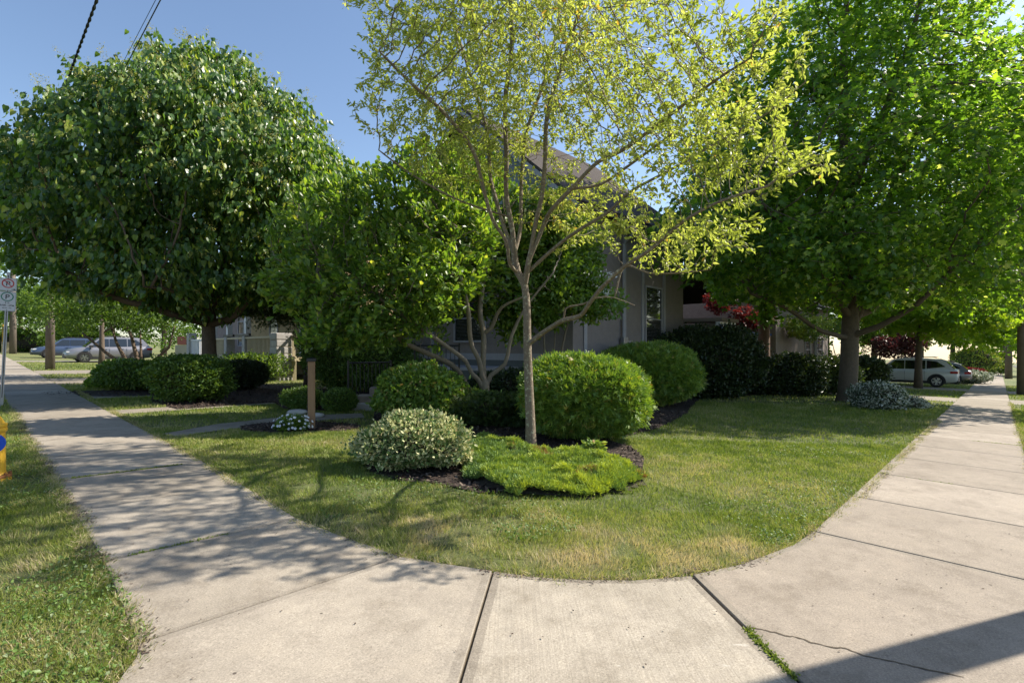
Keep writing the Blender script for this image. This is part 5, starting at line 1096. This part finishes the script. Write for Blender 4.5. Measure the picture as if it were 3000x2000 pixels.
# ------------------------------------------------------------------ cars. local +x forward
def make_car(name, label, paintm, loc, rz, L=4.55, Wd=1.84, H=1.68, kind='suv', group=None):
    root = empty(name, loc, rz, label, 'car', group); hw = Wd/2
    # body side outline from the rear (x=-L/2) to the front, z belt profile
    xr, xf = -L/2, L/2
    st = [(-1.0, .42, .95, .88), (-.985, .36, 1.0, .93), (-.93, .30, 1.04, .97), (-.75, .24, 1.06, 1), (-.35, .22, 1.04, 1), (.1, .22, 1.02, 1), (.45, .22, 1.0, 1), (.56, .23, .99, .99), (.75, .25, .93, .97), (.9, .28, .84, .93), (.965, .32, .74, .86), (1.0, .40, .62, .76)]
    mb = MB(); R = []
    for (u, zb, zt, wf) in st:
        x = u*L/2; zt = zt*H/1.68; hwv = hw*wf; row = [(0, zb), (hwv*.86, zb), (hwv*.97, zb+.08), (hwv, zb+(zt-zb)*.42), (hwv*.985, zb+(zt-zb)*.72), (hwv*.93, zt-.03), (hwv*.80, zt+.005), (0, zt+.03)]
        R.append([(x, y, z) for y, z in row]+[(x, -y, z) for y, z in row[::-1][1:-1]])
    n = len(R[0]); mb.v = [p for r in R for p in r]; mb.f = [[i*n+k, i*n+(k+1) % n, (i+1)*n+(k+1) % n, (i+1)*n+k] for i in range(len(R)-1) for k in range(n)]+[list(range(n))[::-1], [(len(R)-1)*n+k for k in range(n)]]; mb.m = [0]*len(mb.f)
    body = mb.build('body', paintm, root, smooth=True)
    # wheel openings cut with booleans-free arches: dark liners set proud of the side
    wb = L*.59; wr = .355; wx = (-wb/2-.02, wb/2-.02+.02)
    mb = MB()
    for x in wx:
        for s in (-1, 1):
            P = [(x+(wr+.075)*math.cos(t), (wr)+(wr+.075)*math.sin(t)) for t in np.linspace(-.35, math.pi+.35, 20)]
            V = [(a, s*(hw-.02), b) for a, b in P]+[(a, s*(hw+.008), b) for a, b in P]; k = len(P)
            mb.raw(V, [list(range(k)), list(range(k, 2*k))]+[(i, (i+1) % k, (i+1) % k+k, i+k) for i in range(k)])
    mb.build('wheel_arches', M['plastic'], body); mb = MB()
    xs0, xs1 = wx[0]+wr+.05, wx[1]-wr-.05
    for s in (-1, 1): mb.box(xs0, xs1, s*(hw-.03) if s > 0 else -(hw+.012), (hw+.012) if s > 0 else -(hw-.03), .22, .37)
    mb.build('sill_cladding', M['plastic'], body); mb = MB(); mb.box(xr-.012, xr+.10, -hw*.80, hw*.80, .34, .56); mb.build('rear_bumper', M['plastic'], body); mb = MB(); mb.box(xf-.10, xf+.01, -hw*.66, hw*.66, .30, .50); mb.build('front_bumper', M['plastic'], body)
    # greenhouse: frustum with raked screens
    zb = .99*H/1.68; zt = H-.03; k = hw
    base = [(xr+.12, zb), (xr+.55, zt-.15), (xr+.85, zt-.04), (-.2, zt+.02), (L*.07, zt-.01), (L*.125, zt-.07), (L*.285, zb)]
    wt = [.90, .78, .74, .74, .74, .76, .89]
    mb = MB(); top = [(x, k*w_, z) for (x, z), w_ in zip(base, wt)]; bot = [(x, -y, z) for x, y, z in top]; m_ = len(top)
    mb.raw(top+bot, [(i, i+1, i+1+m_, i+m_) for i in range(m_-1)]); mb.raw(top, [list(range(m_))[::-1]]); mb.raw(bot, [list(range(m_))]); cab = mb.build('cabin', paintm, root, bevel=.02)
    # glass
    def side_pt(x, z, s, off=.012):
        f = (z-zb)/(zt-zb); return (x, s*(k*(.90-.155*f)+off), z)
    zs0, zs1 = zb+.035, zt-.13
    for s in (-1, 1):
        for nm, quad in (('front_side_window', [(L*.02, zs0), (L*.225, zs0), (L*.115, zs1), (L*.02, zs1)]), ('rear_side_window', [(-L*.19, zs0), (L*.01, zs0), (L*.01, zs1), (-L*.19, zs1)]), ('quarter_window', [(-L*.385, zs0+.16), (-L*.205, zs0+.02), (-L*.205, zs1), (-L*.30, zs1-.05)])):
            mb = MB(); P = [side_pt(x, z, s) for x, z in quad]; P = P if s < 0 else P[::-1]; mb.slab(P, .004); mb.build(nm, M['glass'], cab)
    mb = MB(); mb.slab([(L*.285, -k*.80, zb+.03), (L*.285, k*.80, zb+.03), (L*.155, k*.68, zt-.09), (L*.155, -k*.68, zt-.09)], .01); mb.build('windscreen', M['glass'], cab)
    mb = MB(); mb.slab([(xr+.15, k*.76, zb+.05), (xr+.15, -k*.76, zb+.05), (xr+.50, -k*.68, zt-.19), (xr+.50, k*.68, zt-.19)], .01); mb.build('rear_window', M['glass'], cab)
    mb = MB()
    for s in (-1, 1): mb.tube([(-L*.30, s*k*.70, zt+.03), (-L*.26, s*k*.70, zt+.07), (L*.05, s*k*.70, zt+.07), (L*.09, s*k*.70, zt+.03)], .018, 6)
    mb.build('roof_rails', M['plastic'], cab)
    for s in (-1, 1):
        mb = MB(); mb.box(L*.20, L*.245, min(s*(hw-.02), s*(hw+.17)), max(s*(hw-.02), s*(hw+.17)), zb-.02, zb+.13); mb.build('mirror', M['plastic'] if kind == 'suv' else paintm, body, bevel=.02)
        mb = MB(); y0, y1 = sorted((s*(hw*.83), s*(hw*1.0))); mb.box(xr-.005, xr+.34, y0, y1, zb-.20, zb-.06); mb.build('tail_lamp', M['red_lamp'], body, bevel=.02)
        mb = MB(); y0, y1 = sorted((s*(hw*.55), s*(hw*.90))); mb.box(xf-.32, xf-.04, y0, y1, .66, .78); mb.build('headlamp', M['clear_lamp'], body, bevel=.03)
        mb = MB()
        for x in (L*.055, -L*.135): yy = sorted((s*(hw-.01), s*(hw+.028))); mb.box(x-.1, x+.1, yy[0], yy[1], zb-.13, zb-.10)
        mb.build('door_handles', paintm, body)
        mb = MB()
        for x in (L*.235, L*.015, -L*.185): yy = sorted((s*(hw-.02), s*(hw+.002))); mb.box(x-.004, x+.004, yy[0], yy[1], .40, zb-.06)
        mb.build('door_seams', M['plastic'], body)
    mb = MB(); mb.box(xr-.018, xr+.01, -.26, .26, .66, .78); mb.build('licence_plate', M['signwhite'], body)
    mb = MB(); mb.box(xf-.06, xf+.006, -hw*.45, hw*.45, .50, .62); mb.build('grille', M['plastic'], body)
    first = None
    for x in wx:
        for s in (-1, 1):
            wh = bpy.data.objects.new('wheel', None); COL.objects.link(wh); wh.parent = root; wh.location = (x, s*(hw-.075), wr)
            if first is None:
                mb = MB(); prof = [(-.11, wr*.66), (-.11, wr*.95), (-.08, wr), (.08, wr), (.11, wr*.95), (.11, wr*.66)]; nn_ = 28
                V = [(r*math.cos(2*math.pi*q/nn_), y, r*math.sin(2*math.pi*q/nn_)) for y, r in prof for q in range(nn_)]
                mb.raw(V, [(i*nn_+q, i*nn_+(q+1) % nn_, ((i+1) % 6)*nn_+(q+1) % nn_, ((i+1) % 6)*nn_+q) for i in range(6) for q in range(nn_)]); ty = mb.build('tyre', M['tyre'], wh)
                mb = MB()
                for yy in (-.095, .095):
                    for q in range(10):
                        a = q*math.pi/5+(.12 if q % 2 else -.12); c_, s_ = math.cos(a), math.sin(a); w1, w2 = .028, .022; r0_, r1_ = .05, wr*.66
                        mb.raw([(r0_*c_-w1*s_, yy, r0_*s_+w1*c_), (r0_*c_+w1*s_, yy, r0_*s_-w1*c_), (r1_*c_+w2*s_, yy, r1_*s_-w2*c_), (r1_*c_-w2*s_, yy, r1_*s_+w2*c_), (r0_*c_-w1*s_, yy*.8, r0_*s_+w1*c_), (r0_*c_+w1*s_, yy*.8, r0_*s_-w1*c_), (r1_*c_+w2*s_, yy*.8, r1_*s_-w2*c_), (r1_*c_-w2*s_, yy*.8, r1_*s_+w2*c_)], [(0, 1, 2, 3), (7, 6, 5, 4), (0, 4, 5, 1), (1, 5, 6, 2), (2, 6, 7, 3), (3, 7, 4, 0)])
                    mb.tube([(0, yy*.7, 0), (0, yy*1.05, 0)], .06, 12)
                    V = [(r*math.cos(2*math.pi*q/28), yy, r*math.sin(2*math.pi*q/28)) for r in (wr*.61, wr*.67) for q in range(28)]; mb.raw(V, [(q, (q+1) % 28, (q+1) % 28+28, q+28) for q in range(28)])
                ri = mb.build('rim', M['rim'], wh)
                mb = MB(); mb.tube([(0, -.05, 0), (0, .05, 0)], wr*.66, 20); dk = mb.build('brake_disc', M['plastic'], wh); first = (ty, ri, dk)
            else:
                for f in first: c2 = f.copy(); COL.objects.link(c2); c2.parent = wh
    return root
aL = math.atan2(.687, -.7267)       # heading along the left street direction
pc = E1*(1.22+3.5)+E2*37.1
# right: nose into the lot, rear near the right pavement
def car_at(px, D): X = (px-1500)/F*D; return (X, D, gz(X))
c1 = make_car('parked_car', 'white crossover car parked nose in on the right driveway', M['paint_white'], car_at(2660, 31.8), aL, 4.75, 1.86, 1.72)
c2 = make_car('parked_car', 'second pale car mostly hidden behind the white crossover', M['paint_silver'], car_at(2722, 36.5), aL, 4.5, 1.82, 1.5)
aR = math.atan2(.7267, .687)+math.pi
c3 = make_car('parked_car', 'slate blue wagon parked behind the weathered utility pole at left', M['paint_blue'], car_at(205, 43.0), aR, 4.8, 1.86, 1.66)
c4 = make_car('parked_car', 'silver grey crossover parked in front of the slate blue wagon', M['paint_silver'], car_at(318, 36.9), aR, 4.9, 1.9, 1.80)
print('tris', sum(len(o.data.polygons) for o in COL.objects if o.type == 'MESH'))
